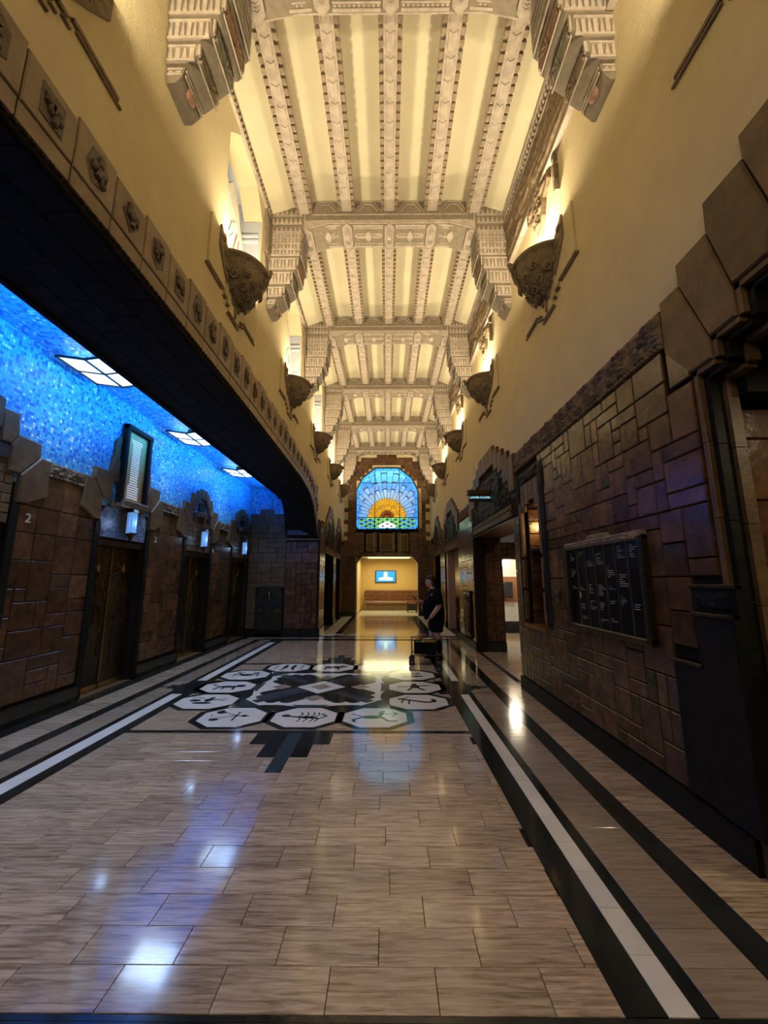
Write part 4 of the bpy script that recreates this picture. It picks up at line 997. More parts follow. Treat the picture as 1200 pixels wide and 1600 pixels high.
for r_ in range(5):
    z0 = 4.05 + r_ * .102
    for c_ in range(14):
        x0 = cxw - 1.42 + c_ * .203; x1 = x0 + .203; s_ = .03 * (1 if (c_ + r_) % 2 else -1)
        a = abs((x0 + x1) / 2 - cxw)
        mt = 'glow' if a < .3 and r_ < 3 else ('glow' if a < .5 and r_ < 2 else ('sea1' if (r_ + c_ // 2) % 2 or a < .55 else 'sea2'))  # low centre panes paint the glow of a lamp behind the glass
        top = min(z0 + .102, HZ)
        pane([(x0, z0 + s_), (x1, z0 - s_), (x1, top - s_ if top < HZ else HZ), (x0, top + s_ if top < HZ else HZ)], mt)
m = MB()
for i in range(n):
    j = (i + 1) % n; a, b, c_, d_ = WO[i], WO[j], inn[j], inn[i]; K = max(1, int(math.hypot(a[0] - b[0], a[1] - b[1]) / .3))
    for k_ in range(K):
        L_ = lambda p, q, t: (p[0] + (q[0] - p[0]) * t, p[1] + (q[1] - p[1]) * t)
        t0, t1 = k_ / K + .01, (k_ + 1) / K - .01
        ob('border_pane', MB().prism([L_(a, b, t0), L_(a, b, t1), L_(d_, c_, t1), L_(d_, c_, t0)], gw, -.01, .006), 'border', ww)
for x in (-.57, .61): m.prism(rect(x - .014, x + .014, 4.0, 6.95), gw, .0, .03)
for z in (6.26, 4.57): m.prism(rect(-1.44, 1.47, z - .012, z + .012), gw, 0, .03)
ob('glazing_bars', m, 'blackpaint', ww)
# sill crest, brass grilles, opening frame
ob('sill', MB().prism([(-1.5, 3.9), (1.53, 3.9), (1.45, 3.99), (.1, 4.0), (.015, 4.04), (-.07, 4.0), (-1.42, 3.99)], gf, 0, .12, .02), 'darkstone', wf)
for c_, hw_ in ((-.78, .19), (.0, .30), (.82, .19)):
    t = thing('brass_grille', (c_, YE - .02, 2.95), {-.78: 'left narrow brass grille under the stained glass window', .0: 'wide centre brass grille under the stained glass window', .82: 'right narrow brass grille under the stained glass window'}[c_], 'grille', 'brass grilles under the window')
    g0 = lambda u, v, d: (u, -d, v)
    ob('backing', MB().prism(rect(-hw_, hw_, 0, .82), g0, -.01, .005), 'blackpaint', t)
    m = MB(); m.prism(rect(-hw_, -hw_ + .025, 0, .82), g0, 0, .03).prism(rect(hw_ - .025, hw_, 0, .82), g0, 0, .03).prism(rect(-hw_, hw_, 0, .025), g0, 0, .03).prism(rect(-hw_, hw_, .795, .82), g0, 0, .03)
    ob('grille_frame', m, 'brass', t)
    m = MB(); nx = max(3, int(hw_ * 2 / .095)); nz = 8
    for a in range(nx):
        for b in range(nz):
            x = -hw_ + .025 + (a + .5) * (2 * hw_ - .05) / nx; z = .025 + (b + .5) * .77 / nz; r0 = .042
            if (a + b) % 2: m.prism([(x - r0, z), (x, z - r0), (x + r0, z), (x, z + r0)], g0, 0, .02, .008)
            else:
                m.prism([(x - r0, z - .01), (x + r0, z - .01), (x + r0, z + .01), (x - r0, z + .01)], g0, 0, .018); m.prism([(x - .01, z - r0), (x + .01, z - r0), (x + .01, z + r0), (x - .01, z + r0)], g0, 0, .018)
    ob('grille_pattern', m, 'brass', t)
for x, s_ in ((-.42, 1), (.42, 1)): ob('pilaster', MB().prism(rect(x + cxw - .05, x + cxw + .05, 2.9, 3.9), gf, 0, .08, .015), 'darkstone', wf)
ob('keystone_carving', relief(MB(), gf, -.5, .55, 2.74, 2.88, carve(8, 9), .05, 36, 12, .03), 'stone_dark', wf, smooth=True)
# stepped corners and jambs of the opening
for s_, e in ((-1, -1.44), (1, 1.47)):
    for q in range(4): ob('corner_step', MB().box(*sorted((e, e - s_ * (.28 - .07 * q))), YE, YE + .3, 2.66 - .09 * (q), 2.72 - .09 * q + .03), 'tile_stone', wf)
    ob('jamb_trim', MB().box(*sorted((e, e - s_ * .04)), YE - .03, YE + .3, 0, 2.4), 'steel', wf)
# bench room
wr = struct('wall_bench_room', MB().box(-1.5, 2.6, 22.5, 22.6, 0, 2.9).box(-1.6, -1.44, YE + .3, 22.6, 0, 2.9).box(2.5, 2.6, YE + .3, 22.6, 0, 2.9), 'wallpaper')
struct('ceiling_bench_room', MB().box(-1.6, 2.6, YE + .3, 22.6, 2.82, 2.9).box(-1.6, 2.6, YE + .3, YE + .6, 2.72, 2.82), 'paint')
ob('lit_cove', MB().box(-1.0, 1.2, 19.4, 21.6, 2.78, 2.815), 'e_cove', C.objects['ceiling_bench_room'])
tv = thing('wall_screen', (-.07, 22.47, 1.49), 'blue lit television screen on the golden wall above the sofa', 'screen')
ob('bezel', MB().box(-.58, .58, -.05, 0, 0, .66), 'blackpaint', tv); ob('display', MB().box(-.53, .53, -.056, -.05, .04, .62), 'e_tv', tv)
ob('picture', MB().prism([(-.38, .12), (.40, .12), (.40, .25), (.1, .32), (.1, .58), (-.1, .58), (-.1, .3), (-.38, .25)], lambda u, v, d: (u, -d, v), .056, .059), 'e_tv2', tv)
def tufted(mb, u0, u1, v0, v1, mp, nu, nv, dep=.05):
    def h(i, j):
        a, b = i * nu, j * nv; r = int(b); x = a + (.5 if r % 2 else 0)
        return dep * abs(math.sin(PI * a + (PI / 2) * (r % 2))) * (.4 + .6 * abs(math.sin(PI * b)))
    NX, NY = nu * 5 + 1, nv * 5 + 1
    return mb.grid(NX, NY, lambda i, j: mp(u0 + (u1 - u0) * i, v0 + (v1 - v0) * j, h(i, j)))
def sofa(loc, L, rz, label, nu):
    t = thing('tufted_sofa', loc, label, 'sofa', None, rz)
    ob('backrest', tufted(MB().box(0, L, -.12, 0, .42, 1.06), .0, L, .45, 1.05, lambda u, v, d: (u, -.12 - d, v), nu, 5), 'leather', t, smooth=False)
    ob('seat', MB().prism([(-.62, .36), (-.12, .36), (-.12, .50), (-.60, .50), (-.64, .44)], lambda u, v, d: (d, u, v), 0, L), 'leather', t)
    m = MB(); k_ = int(L / .12)
    for i in range(k_): m.ball((.06 + i * L / k_, -.60, .47), .055, (1.0, .7, .8), 6, 4)
    ob('seat_roll', m, 'leather', t, smooth=True)
    ob('base', MB().box(.02, L - .02, -.56, -.05, .0, .36), 'tile_stone', t)
    for x in (.05, L - .05): ob('leg', MB().box(x - .03, x + .03, -.62, -.56, 0, .36), 'steel', t)
    return t
sofa((-1.22, 22.45, 0), 3.0, 0, 'long tufted brown leather sofa along the golden back wall', 26)
ta = thing('side_table', (1.28, 20.6, 0), 'small dark square table in front of the far sofa', 'table')
ob('tabletop', MB().box(-.26, .26, -.22, .22, .52, .56), 'wood', ta); ob('cabinet', MB().box(-.22, .22, -.18, .18, .12, .40), 'blackpaint', ta)
for x in (-.22, .22):
    for y_ in (-.18, .18): ob('leg', MB().box(x - .02, x + .02, y_ - .02, y_ + .02, 0, .52), 'blackpaint', ta)
sofa((3.5, 13.95, 0), 1.3, 0, 'tufted brown leather seat seen through the far right doorway', 9).location = (2.36, 13.95, 0)
wl = thing('wall_lamp', (2.62, 13.9, 1.62), 'small square glowing wall lamp above the tufted seat on the right', 'lamp')
ob('backplate', MB().box(-.05, .05, 0, .05, -.02, .16), 'brass', wl); ob('shade', MB().box(-.08, .08, -.1, 0, 0, .16), 'e_globe', wl)

# ------------------------------------------------------------------ floor
parts = 0; rest = []
def ftile(x0, x1, y0, y1, mat):
    rest.append((min(math.hypot((x0 + x1) / 2, y0), 99), x0, x1, y0, y1, mat))
Rf = random.Random(12)
def skip(y0): return 4.515 < y0 + .02 < 8.1
rows = []; y0 = 1.77
rh = .1905
while y0 < 11.25:
    rows.append(y0); y0 += rh
XA0, XB0 = -2.80, .888
edges = [4.515, 8.12]
for i, y0 in enumerate(rows):
    y1 = y0 + rh
    for lo, hi in (((1.77, 4.52)), ((8.1, 11.05))):
        a, b = max(y0, lo), min(y1, hi)
        if b - a < .03: continue
        L_ = .435; x = XA0 - (L_ / 2 if i % 2 else .0) - Rf.uniform(0, .1)
        while x < XB0:
            p0, p1 = max(x, XA0), min(x + L_, XB0)
            if p1 - p0 > .04: ftile(p0, p1, a, b, 'trav')
            x += L_
    for (x0, x1, mt, e) in ((1.235, 1.548, 'trav_band', 17.9), (-3.458, -3.168, 'trav_band', 11.2)): ftile(x0, x1, y0, y1, mt)
    for (x0, x1, mt) in ((1.708, 2.066, 'trav'), (-3.978, -3.612, 'trav')): ftile(x0, x1, y0, y1, mt)
for i in range(38):
    a = 1.77 + i * .25; b = a + .25
    for (x0, x1) in ((1.047, 1.163), (-3.086, -2.932)):
        lo, hi = (5.98, 6.75)
        if a < lo < b: ftile(x0, x1, a, lo, 'white')
        elif a < hi < b: ftile(x0, x1, hi, b, 'white')
        elif b <= lo or a >= hi:
            if b < 10.85: ftile(x0, x1, a, b, 'white')
# beyond the alcove, vestibule, lounge and bench room
for i in range(37):
    a = 11.9 + i * .178
    for j in range(6): ftile(-1.38 + j * .41, -1.38 + (j + 1) * .41, a, a + .178, 'trav')
for i in range(28):
    a = 4.4 + i * .22
    for j in range(4): ftile(2.1 + j * .7 if j else 2.16, 2.1 + (j + 1) * .7, a + 2.0, a + 2.22, 'trav')
for i in range(19):
    for j in range(6): ftile(-1.4 + j * .66, -1.4 + (j + 1) * .66, 18.95 + i * .19, 19.14 + i * .19, 'white')
for i in range(14):
    for j in range(2): ftile(-1.98 + j * .2 + (3.5 if 0 else 0), -1.78 + j * .2, 12.1 + i * .46, 12.56 + i * .46, 'white'); ftile(1.40 + j * .32, 1.72 + j * .32, 12.1 + i * .46, 12.56 + i * .46, 'white')
for j in range(20): ftile(-3.95 + j * .3, -3.65 + j * .3, 11.45, 11.68, 'trav')
rest.sort(key=lambda q: q[0])
fcache = {}
stuff = {}
for i, (_, x0, x1, y0, y1, mt) in enumerate(rest):
    if i < 296:
        w_, h_ = x1 - x0 - .003, y1 - y0 - .003; k_ = (round(w_, 3), round(h_, 3), mt)
        if k_ not in fcache:
            me = MB().prism(rect(-w_ / 2, w_ / 2, -h_ / 2, h_ / 2), pZ(0), -.012, 0, .0012).mesh('floor_tile'); me.materials.append(M[mt]); fcache[k_] = me
        ob('floor_tile', fcache[k_], None, floor, ((x0 + x1) / 2, (y0 + y1) / 2, 0))
    else: stuff.setdefault(mt, MB()).prism(rect(x0 + .0015, x1 - .0015, y0 + .0015, y1 - .0015), pZ(0), -.012, 0)
for mt, mb in stuff.items(): ob('floor_tiles_far', mb, mt, floor, kind='stuff')
def strip(x0, x1, y0, y1, mat='black', n=1):
    for i in range(n): ob('marble_strip', MB().box(x0, x1, y0 + (y1 - y0) * i / n + .001, y0 + (y1 - y0) * (i + 1) / n - .001, -.012, 0), mat, floor)
strip(.89, 1.045, 1.77, 11.0, 'black', 8); strip(1.165, 1.233, 1.77, 11.0, 'black', 6); strip(1.55, 1.706, 1.77, 11.4, 'black', 8); strip(2.068, 2.2, 1.2, 6.7, 'black', 5)
strip(-2.93, -2.802, 1.77, 11.0, 'black', 8); strip(-3.166, -3.088, 1.77, 11.0, 'black', 6); strip(-3.61, -3.46, 1.77, 11.3, 'black', 8); strip(-4.2, -3.98, 1.77, 11.9, 'black', 8)
strip(-4.2, 2.2, 1.55, 1.767, 'black', 9)
strip(-2.93, .89, 11.05, 11.12); strip(-3.46, 2.05, 11.24, 11.42, 'black', 4); strip(-4.0, 2.05, 11.70, 11.88, 'black', 4)
strip(-1.58, -1.40, 12.1, YE, 'black', 4); strip(1.20, 1.38, 12.1, YE, 'black', 4); strip(-1.44, 1.47, YE, YE + .4, 'white', 3)
# medallion field
ZF = .0
for i in range(19):
    a = 4.60 + i * .178
    if a > 7.97: break
    b = min(a + .178, 7.99)
    for j in range(8): ob('field_tile', MB().prism(rect(-2.80 + j * .461 + .001, -2.80 + (j + 1) * .461 - .001, a + .001, b - .001), pZ(0), -.012, 0), 'trav', floor) if i < 0 else None
fm = MB()
for i in range(19):
    a = 4.60 + i * .178; b = min(a + .178, 7.99)
    for j in range(8):
        if b - a > .02: fm.prism(rect(-2.80 + j * .461 + .0015, -2.80 + (j + 1) * .461 - .0015, a + .0015, b - .0015), pZ(0), -.012, 0)
med = ob('zodiac_medallion', fm, 'trav', floor)
strip(-2.80, .89, 4.515, 4.598, 'black', 3); strip(-2.80, .89, 7.99, 8.10, 'black', 3)
def flat(parent, name, poly, mat, z0, z1): return ob(name, MB().prism(poly, pZ(0), z0, z1), mat, parent)
CX, CY = -1.0, 6.36
def octa(cx, cy, rx, ry): return [(cx + rx * a, cy + ry * b) for a, b in ((-1, -.42), (-.42, -1), (.42, -1), (1, -.42), (1, .42), (.42, 1), (-.42, 1), (-1, .42))]
# zodiac figures as strokes in unit space: (points, width) ; blobs: ('b', x, y, rx, ry)
Z = {
 'libra': [([(-.55, .55), (.1, .15), (-.55, -.1)], .03), ([(.1, .5), (.1, -.4)], .05), ([(-.62, .38), (-.5, .55), (-.5, .7), (-.68, .5)], .07), ('b', -.5, .45, .16, .12), ('b', -.5, -.3, .16, .12), ([(.1, .1), (-.5, -.3), ], .02), ('b', .35, .1, .1, .1), ([(.1, .1), (.5, .1)], .06), ([(-.7, .0), (-.7, .2)], .03)],
 'scorpio': [([(-.65, .1), (-.3, 0), (.2, -.05), (.5, -.2)], .09), ('b', -.62, .12, .14, .12), ('b', .1, -.04, .25, .12)] + [([(x, 0), (x + .1, s_ * .25), (x + .02, s_ * .5)], .035) for x in (-.2, 0, .2, .35) for s_ in (-1, 1)] + [([(.5, -.15), (.7, .1), (.5, .35)], .05)],
 'sagittarius': [('b', -.1, 0, .35, .15), ([(-.4, 0), (-.7, -.3), (-.6, -.5)], .08), ([(.2, 0), (.4, -.4), (.7, -.4)], .08), ([(.15, .1), (.2, .5)], .12), ('b', .22, .58, .1, .1), ([(.2, .35), (.7, .35)], .04), ([(.55, .6), (.7, .35), (.55, .1)], .04), ([(-.45, .1), (-.75, .3)], .05)],
 'capricorn': [([(-.5, .3), (-.1, .1), (.3, -.1), (.6, .05), (.5, .35)], .12), ([(-.5, .3), (-.6, -.2)], .05), ([(-.3, .2), (-.35, -.35)], .05), ([(-.55, .4), (-.3, .7)], .04), ('b', -.6, .35, .13, .1)],
 'aquarius': [('b', 0, .1, .2, .25), ([(-.1, -.1), (-.3, -.6)], .1), ([(.1, -.1), (.35, -.55)], .1), ('b', 0, .5, .12, .12), ([(.1, .2), (.6, .3)], .08), ([(-.7, .1), (-.4, .2), (-.2, .1)], .04), ([(-.7, -.1), (-.4, 0), (-.25, -.1)], .04)],
 'pisces': [('b', -.2, .3, .38, .13), ('b', .15, -.25, .38, .13), ([(.15, .3), (.4, .5)], .06), ([(.15, .3), (.4, .15)], .06), ([(-.2, -.25), (-.45, -.05)], .06), ([(-.2, -.25), (-.45, -.45)], .06)],
 'aries': [('b', 0, 0, .36, .2), ([(-.25, 0), (-.3, -.5)], .06), ([(.2, 0), (.25, -.5)], .06), ('b', .42, .25, .15, .12), ([(.4, .35), (.2, .55), (.05, .4)], .06)],
 'taurus': [('b', 0, .05, .45, .26), ([(-.3, 0), (-.4, -.5)], .08), ([(.25, 0), (.3, -.5)], .08), ('b', .5, .2, .18, .16), ([(.45, .35), (.4, .6)], .04), ([(.55, .3), (.72, .5)], .04)],
 'gemini': [('b', -.2, .05, .12, .3), ('b', .2, .05, .12, .3), ('b', -.2, .5, .1, .12), ('b', .2, .5, .1, .12), ([(-.2, -.2), (-.3, -.65)], .1), ([(.2, -.2), (.3, -.65)], .1), ([(-.65, -.5), (-.65, .5)], .04), ([(.65, -.5), (.65, .5)], .04)],
 'cancer': [('b', 0, 0, .28, .2)] + [([(s_ * .2, y_), (s_ * .5, y_ + .15), (s_ * .55, y_ - .15)], .035) for s_ in (-1, 1) for y_ in (-.15, 0, .15)] + [([(s_ * .2, .2), (s_ * .5, .5), (s_ * .2, .6)], .07) for s_ in (-1, 1)],
 'leo': [('b', 0, .0, .4, .16), ('b', .45, .15, .2, .2), ([(-.3, 0), (-.45, -.5)], .08), ([(-.1, 0), (-.15, -.5)], .06), ([(.25, 0), (.3, -.5)], .08), ([(-.4, .05), (-.7, .3), (-.6, .5)], .05)],
 'virgo': [('b', -.45, .1, .2, .14), ('b', -.1, -.25, .35, .12), ('b', 0, .15, .14, .2), ('b', .05, .45, .1, .1), ([(.1, .2), (.6, .1)], .04), ([(.1, .25), (.65, .35)], .03), ([(-.2, .4), (-.5, .55), (-.7, .4)], .04)]}
pos = [('libra', -1.84, -1.34), ('scorpio', -.98, -1.34), ('sagittarius', -.14, -1.34), ('capricorn', .42, -.73), ('aquarius', .42, 0.0), ('pisces', .42, .76), ('aries', -.16, 1.36), ('taurus', -1.0, 1.36), ('gemini', -1.82, 1.36), ('cancer', -2.42, .76), ('leo', -2.42, 0.0), ('virgo', -2.42, -.73)]
for nm, x, dy in pos:
    y_ = CY + dy; side = abs(dy) < 1.0; rx, ry = (.385, .315) if side else (.372, .33)
    b = flat(med, 'octagon_border', octa(x, y_, rx + .085, ry + .07), 'black', 0, .0012)
    ob('octagon_medallion', MB().prism(octa(x, y_, rx, ry), pZ(0), .0012, .0022), 'white', med) if False else None
    o_ = ob('octagon_medallion', MB().prism(octa(x, y_, rx, ry), pZ(0), .0012, .0022), 'white', b)
    m = MB()
    for s_ in Z[nm]:
        if s_[0] == 'b':
            _, bx, by, ax_, ay_ = s_; m.prism([(x + rx * (bx + ax_ * math.cos(t * PI / 6)), y_ + ry * (by + ay_ * 1.1 * math.sin(t * PI / 6))) for t in range(12)], pZ(0), .0022, .0030)
        else:
            pts, w_ = s_; w_ *= rx * .6
            for (ax_, ay_), (bx, by) in zip(pts, pts[1:]):
                p, q = (x + rx * ax_, y_ + ry * ay_), (x + rx * bx, y_ + ry * by); l = math.hypot(q[0] - p[0], q[1] - p[1]) or 1; nx, ny = -(q[1] - p[1]) / l * w_, (q[0] - p[0]) / l * w_
                m.prism([(p[0] - nx, p[1] - ny), (q[0] - nx, q[1] - ny), (q[0] + nx, q[1] + ny), (p[0] + nx, p[1] + ny)], pZ(0), .0022, .0031)
    ob('zodiac_figure', m, 'black', b)
# inner field: dark ground, cream frame, crossed bands, diamonds
fx, fy = .91, .88
flat(med, 'field_ground', rect(CX - 1.2, CX + 1.2, CY - 1.12, CY + 1.12), 'black', 0, .0006)
fw = flat(med, 'field_frame', rect(CX - fx, CX + fx, CY - fy, CY + fy), 'white', .0006, .0014)
for dx, dy in ((1, 0), (-1, 0), (0, 1), (0, -1)):
    for w0, d0 in ((.42, .10), (.26, .18)):
        if dx: poly = rect(*sorted((CX + dx * (fx - .01), CX + dx * (fx + d0))), CY - w0, CY + w0); poly = [(CX + dx * fx, CY - w0), (CX + dx * (fx + d0), CY), (CX + dx * fx, CY + w0)]
        else: poly = [(CX - w0, CY + dy * fy), (CX, CY + dy * (fy + d0)), (CX + w0, CY + dy * fy)]
        flat(med, 'star_point', poly, 'white' if w0 > .3 else 'slate', .0014 if w0 > .3 else .0015, .0016 if w0 > .3 else .0019)
for sx in (-1, 1):
    for sy in (-1, 1):
        for o1, o2, z in ((0, .24, .0022), (.05, .17, .0026)):
            flat(med, 'corner_triangle', [(CX + sx * (fx + o1), CY + sy * (fy - .32 + o1)), (CX + sx * (fx + .13 - o1 * .6), CY + sy * (fy + .11 - o1 * .5)), (CX + sx * (fx - .32 + o1), CY + sy * (fy + o1))], 'white' if not o1 else 'slate', .0014, z)
flat(med, 'inner_field', rect(CX - fx + .07, CX + fx - .07, CY - fy + .07, CY + fy - .07), 'white', .0014, .0020)
for sg_ in (-1, 1):
    for k_ in range(-2, 3):
        hl = (1.10, 1.0, .86)[abs(k_)]; o = k_ * .148; cx_, sx_ = math.cos(PI / 4), math.sin(PI / 4) * sg_
        pl = [(l_ * cx_ - (o + q) * sx_ * 1.0, l_ * sx_ + (o + q) * cx_) for l_, q in ((-hl, -.074), (hl, -.074), (hl, .074), (-hl, .074))]
        pl = [(CX + a * 1.0, CY + b * .96) for a, b in pl]
        pl = clip(pl, rect(CX - fx + .085, CX + fx - .085, CY - fy + .085, CY + fy - .085))
        if pl: flat(med, 'diagonal_band', pl, 'slate' if k_ in (0,) or (k_ == 1 and sg_ == 1) else 'black', .0020, .0024 + (.0003 if sg_ > 0 else 0))
dia = lambda cx_, cy_, r_: [(cx_ - r_, cy_), (cx_, cy_ - r_ * .96), (cx_ + r_, cy_), (cx_, cy_ + r_ * .96)]
flat(med, 'centre_diamond', dia(CX, CY, .37), 'white', .0024, .0031); flat(med, 'centre_diamond', dia(CX, CY, .17), 'trav', .0031, .0035)
for dx, dy in ((1, 0), (-1, 0), (0, 1), (0, -1)): flat(med, 'side_diamond', dia(CX + dx * .60, CY + dy * .58, .15), 'trav', .0027, .0031)
# stepped arrow points on the four sides
def pointer(cx_, cy_, dx, dy, s_=1):
    def q(a0, a1, b0, b1):
        return rect(cx_ + a0, cx_ + a1, *sorted((cy_ + dy * b0, cy_ + dy * b1))) if dy else rect(*sorted((cx_ + dx * b0, cx_ + dx * b1)), cy_ + a0, cy_ + a1)
    for a0, a1, b1, mt in ((-.07, .07, .87, 'slate'), (-.235, -.072, .575, 'black'), (.072, .235, .575, 'black'), (-.40, -.237, .285, 'black'), (.237, .40, .285, 'black')):
        flat(floor, 'arrow_bar', q(a0 * s_, a1 * s_, 0, b1 * s_), mt, 0, .0015)
pointer(-.97, 4.515, 0, -1); pointer(-.97, 8.10, 0, 1)
pointer(1.165, 6.36, 1, 0, .42); pointer(-3.09, 6.36, -1, 0, .42)
for x in (-2.866, .968): flat(floor, 'arrow_bar', rect(x - .22, x + .22, 5.99, 6.74), 'black', 0, .0012)
# round inlay near the far opening and oval border chain
for r_, mt, z in ((.24, 'slate', .001), (.15, 'white', .002), (.08, 'slate', .003)): flat(floor, 'round_inlay', [(.02 + r_ * math.cos(t * PI / 8), 15.8 + r_ * 1.6 * math.sin(t * PI / 8)) for t in range(16)], mt, 0, z)
for j in range(6):
    flat(floor, 'oval_inlay', [(-1.55 + j * .62 + .27 * math.cos(t * PI / 6), 12.25 + .13 * math.sin(t * PI / 6)) for t in range(12)], 'white', 0, .0015)

# ------------------------------------------------------------------ sconces
def make_sconce(loc, rz, label, group):
    t = thing('bowl_sconce', loc, label, 'wall lamp', group, rz)
    # local: wall at y=0, bowl bulges towards -y ; x along the wall
    prof = [(1.0, .0), (1.03, -.02), (1.0, -.05), (.96, -.06), (.93, -.13), (.84, -.22), (.70, -.31), (.52, -.40), (.30, -.47), (.08, -.50)]
    def ring(k_, z): return [(.40 * k_ * math.cos(PI + PI * i / 20) , .43 * k_ * math.sin(PI + PI * i / 20), z) for i in range(21)]
    m = MB(); R = [ring(k_, z) for k_, z in prof]
    m.loft(R, False, False)
    m.loft([ring(.97, 0), ring(.95, -.06), ring(.55, -.2), ring(.05, -.22)], False, False)
    m.loft([ring(1.0, 0), ring(.97, 0)], False, False)
    ob('bowl', m, 'stone_dark', t, smooth=True, fix=False)
    def on(a, q):                                          # point on the bowl surface
        i = q * (len(prof) - 1); j = min(int(i), len(prof) - 2); f_ = i - j
        k_ = prof[j][0] * (1 - f_) + prof[j + 1][0] * f_; z = prof[j][1] * (1 - f_) + prof[j + 1][1] * f_
        return Vector((.40 * k_ * math.cos(PI + a), .43 * k_ * math.sin(PI + a), z))
    m = MB()
    for a, q, r_ in [(.35, .62, .055), (.8, .55, .05), (.75, .72, .06), (1.25, .62, .06), (1.2, .8, .055), (1.57, .72, .06), (1.57, .55, .05), (1.9, .62, .06), (1.95, .8, .055), (2.35, .55, .05), (2.4, .72, .06), (2.8, .62, .055), (.3, .8, .045), (2.85, .8, .045), (1.57, .88, .05), (.9, .9, .03), (2.2, .9, .03)]:
        c = on(a, q); nrm = Vector((c.x / .16, c.y / .18, -.9 * q)).normalized(); e1 = nrm.cross(Vector((0, 0, 1))).normalized(); e2 = nrm.cross(e1)
        pts = []
        for s_ in range(15):
            th = s_ * .62; rr = r_ * (1 - s_ / 16.0); pts.append(c + nrm * (.012 + .02 * s_ / 15) + e1 * rr * math.cos(th) + e2 * rr * math.sin(th))
        m.tube(pts, [.013] * 12 + [.012, .012, .014], 5)
    ob('scroll_ornament', m, 'stone_dark', t, smooth=True)
    m = MB()
    for i in range(9):
        a = .35 + i * .305; m.tube([on(a, .30) * 1.02, on(a, .42) * 1.02], .007, 4)
    m.tube([on(.02 + i * .155, .33) * 1.015 for i in range(21)], .008, 4)
    ob('rim_beading', m, 'stone_dark', t)
    m = MB().ball((0, -.45, -.05), .05, (.9, .8, 1.2)).ball((0, -.47, -.015), .035).tube([(0, -.42, -.1), (0, -.40, -.17)], [.02, .008], 6).ball((0, -.42, -.19), .02)
    ob('fish_head_finial', m, 'stone_dark', t, smooth=True)
    gl_ = lambda u, v, d: (u, -.025 - d, v)
    m = MB()
    for s_ in (-1, 1):
        pl = [(s_ * .57, .16), (s_ * .57, -.12), (s_ * .42, -.30), (s_ * .30, -.42), (s_ * .30, -.02)]
        m.prism(pl, gl_, 0, .03, .008)
        for q in range(3): m.ball((s_ * (.5 - q * .07), -.06, .03 - q * .14), .045, (1, .5, 1), 8, 5)
    m.prism([(-.14, -.42), (.14, -.42), (.10, -.56), (.03, -.52), (0, -.70), (-.03, -.52), (-.10, -.56)], gl_, 0, .03, .006)
    ob('backplate', m, 'stone_dark', t)
    ob('lamp', MB().box(-.16, .16, -.2, -.12, -.12, -.04), 'e_bowl', t)
    return t
def sconce_light(x, y, z, sx):
    light('AREA', 'sconce_light', (x, y, z), SCP, WARM, .30, .22, (PI, 0, 0))
    light('POINT', 'sconce_glow', (x - sx * .04, y, z + .04), SCG, (1.0, 0.84, 0.55), .05)
SCP = 64; SCG = 3
words = ['nearest', 'second', 'third', 'fourth', 'fifth', 'farthest']
s0 = None
for k_, y_ in enumerate(SY_R):
    lb = '%s carved bowl uplight on the right wall counting from the camera' % words[k_]
    loc = (XR - .0, y_, 5.66)
    if s0 is None: s0 = make_sconce(loc, -PI / 2, lb, 'carved bowl uplights along the walls')
    else: copy_tree(s0, loc, lb, rz=-PI / 2)
    sconce_light(XR - .20, y_, 5.66, -1)
for k_, y_ in enumerate(SY_L):
    copy_tree(s0, (XL + .0, y_, 5.66), '%s carved bowl uplight on the left wall counting from the camera' % words[k_], rz=PI / 2)
    sconce_light(XL + .20, y_, 5.66, 1)
# ------------------------------------------------------------------ alcove ceiling lights
lab = ['hidden ceiling light nearest the camera over the first elevator', 'large four paned light in the blue ceiling nearest the camera', 'middle lit glass light in the blue mosaic ceiling', 'farthest small lit glass light in the blue mosaic ceiling']
t0 = None
for k_, y_ in enumerate((2.27, 4.72, 7.16, 9.6)):
    if t0 is None:
        t0 = thing('ceiling_light', (-3.67, y_, 4.41), lab[k_], 'ceiling light', 'lit glass panels in the alcove ceiling')
        zf = lambda x: -.12 - .03 * (1 - abs(x) / .36)
        for i in range(2):
            for j in range(2):
                x0, x1 = -.36 + i * .36 + .012, -.36 + (i + 1) * .36 - .012; a, b = -.34 + j * .34 + .012, -.34 + (j + 1) * .34 - .012
                zz = lambda x: -.11 - .05 * (1 - abs(x) / .36)
                m = MB().add([(x0, a, zz(x0)), (x1, a, zz(x1)), (x1, b, zz(x1)), (x0, b, zz(x0)), (x0, a, zz(x0) + .01), (x1, a, zz(x1) + .01), (x1, b, zz(x1) + .01), (x0, b, zz(x0) + .01)], [(3, 2, 1, 0), (4, 5, 6, 7), (0, 1, 5, 4), (1, 2, 6, 5), (2, 3, 7, 6), (3, 0, 4, 7)])
                ob('glass_pane', m, 'e_panel', t0)
        zz = lambda x: -.11 - .05 * (1 - abs(x) / .36)
        m = MB()
        for x in (-.36, 0, .36): m.box(x - .014, x + .014, -.35, .35, zz(x) - .012, zz(x) + .012)
        for y2 in (-.35, 0, .35):
            for s_ in (-1, 1): m.loft([[(x, y2 - .011, zz(x) - .012), (x, y2 + .011, zz(x) - .012), (x, y2 + .011, zz(x) + .012), (x, y2 - .011, zz(x) + .012)] for x in (0, s_ * .36)])
        m.box(-.37, -.35, -.36, .36, -.13, -.10).box(.35, .37, -.36, .36, -.13, -.10).box(-.1, .1, -.1, .1, -.11, 0)
        ob('metal_frame', m, 'bronze', t0)
    else: copy_tree(t0, (-3.67, y_, 4.41), lab[k_])
    light('AREA', 'alcove_light', (-3.67, y_, 4.22), 19, (0.50, 0.68, 1.0), .6, .6, (0, math.radians(-12), 0)).data.spread = math.radians(120)
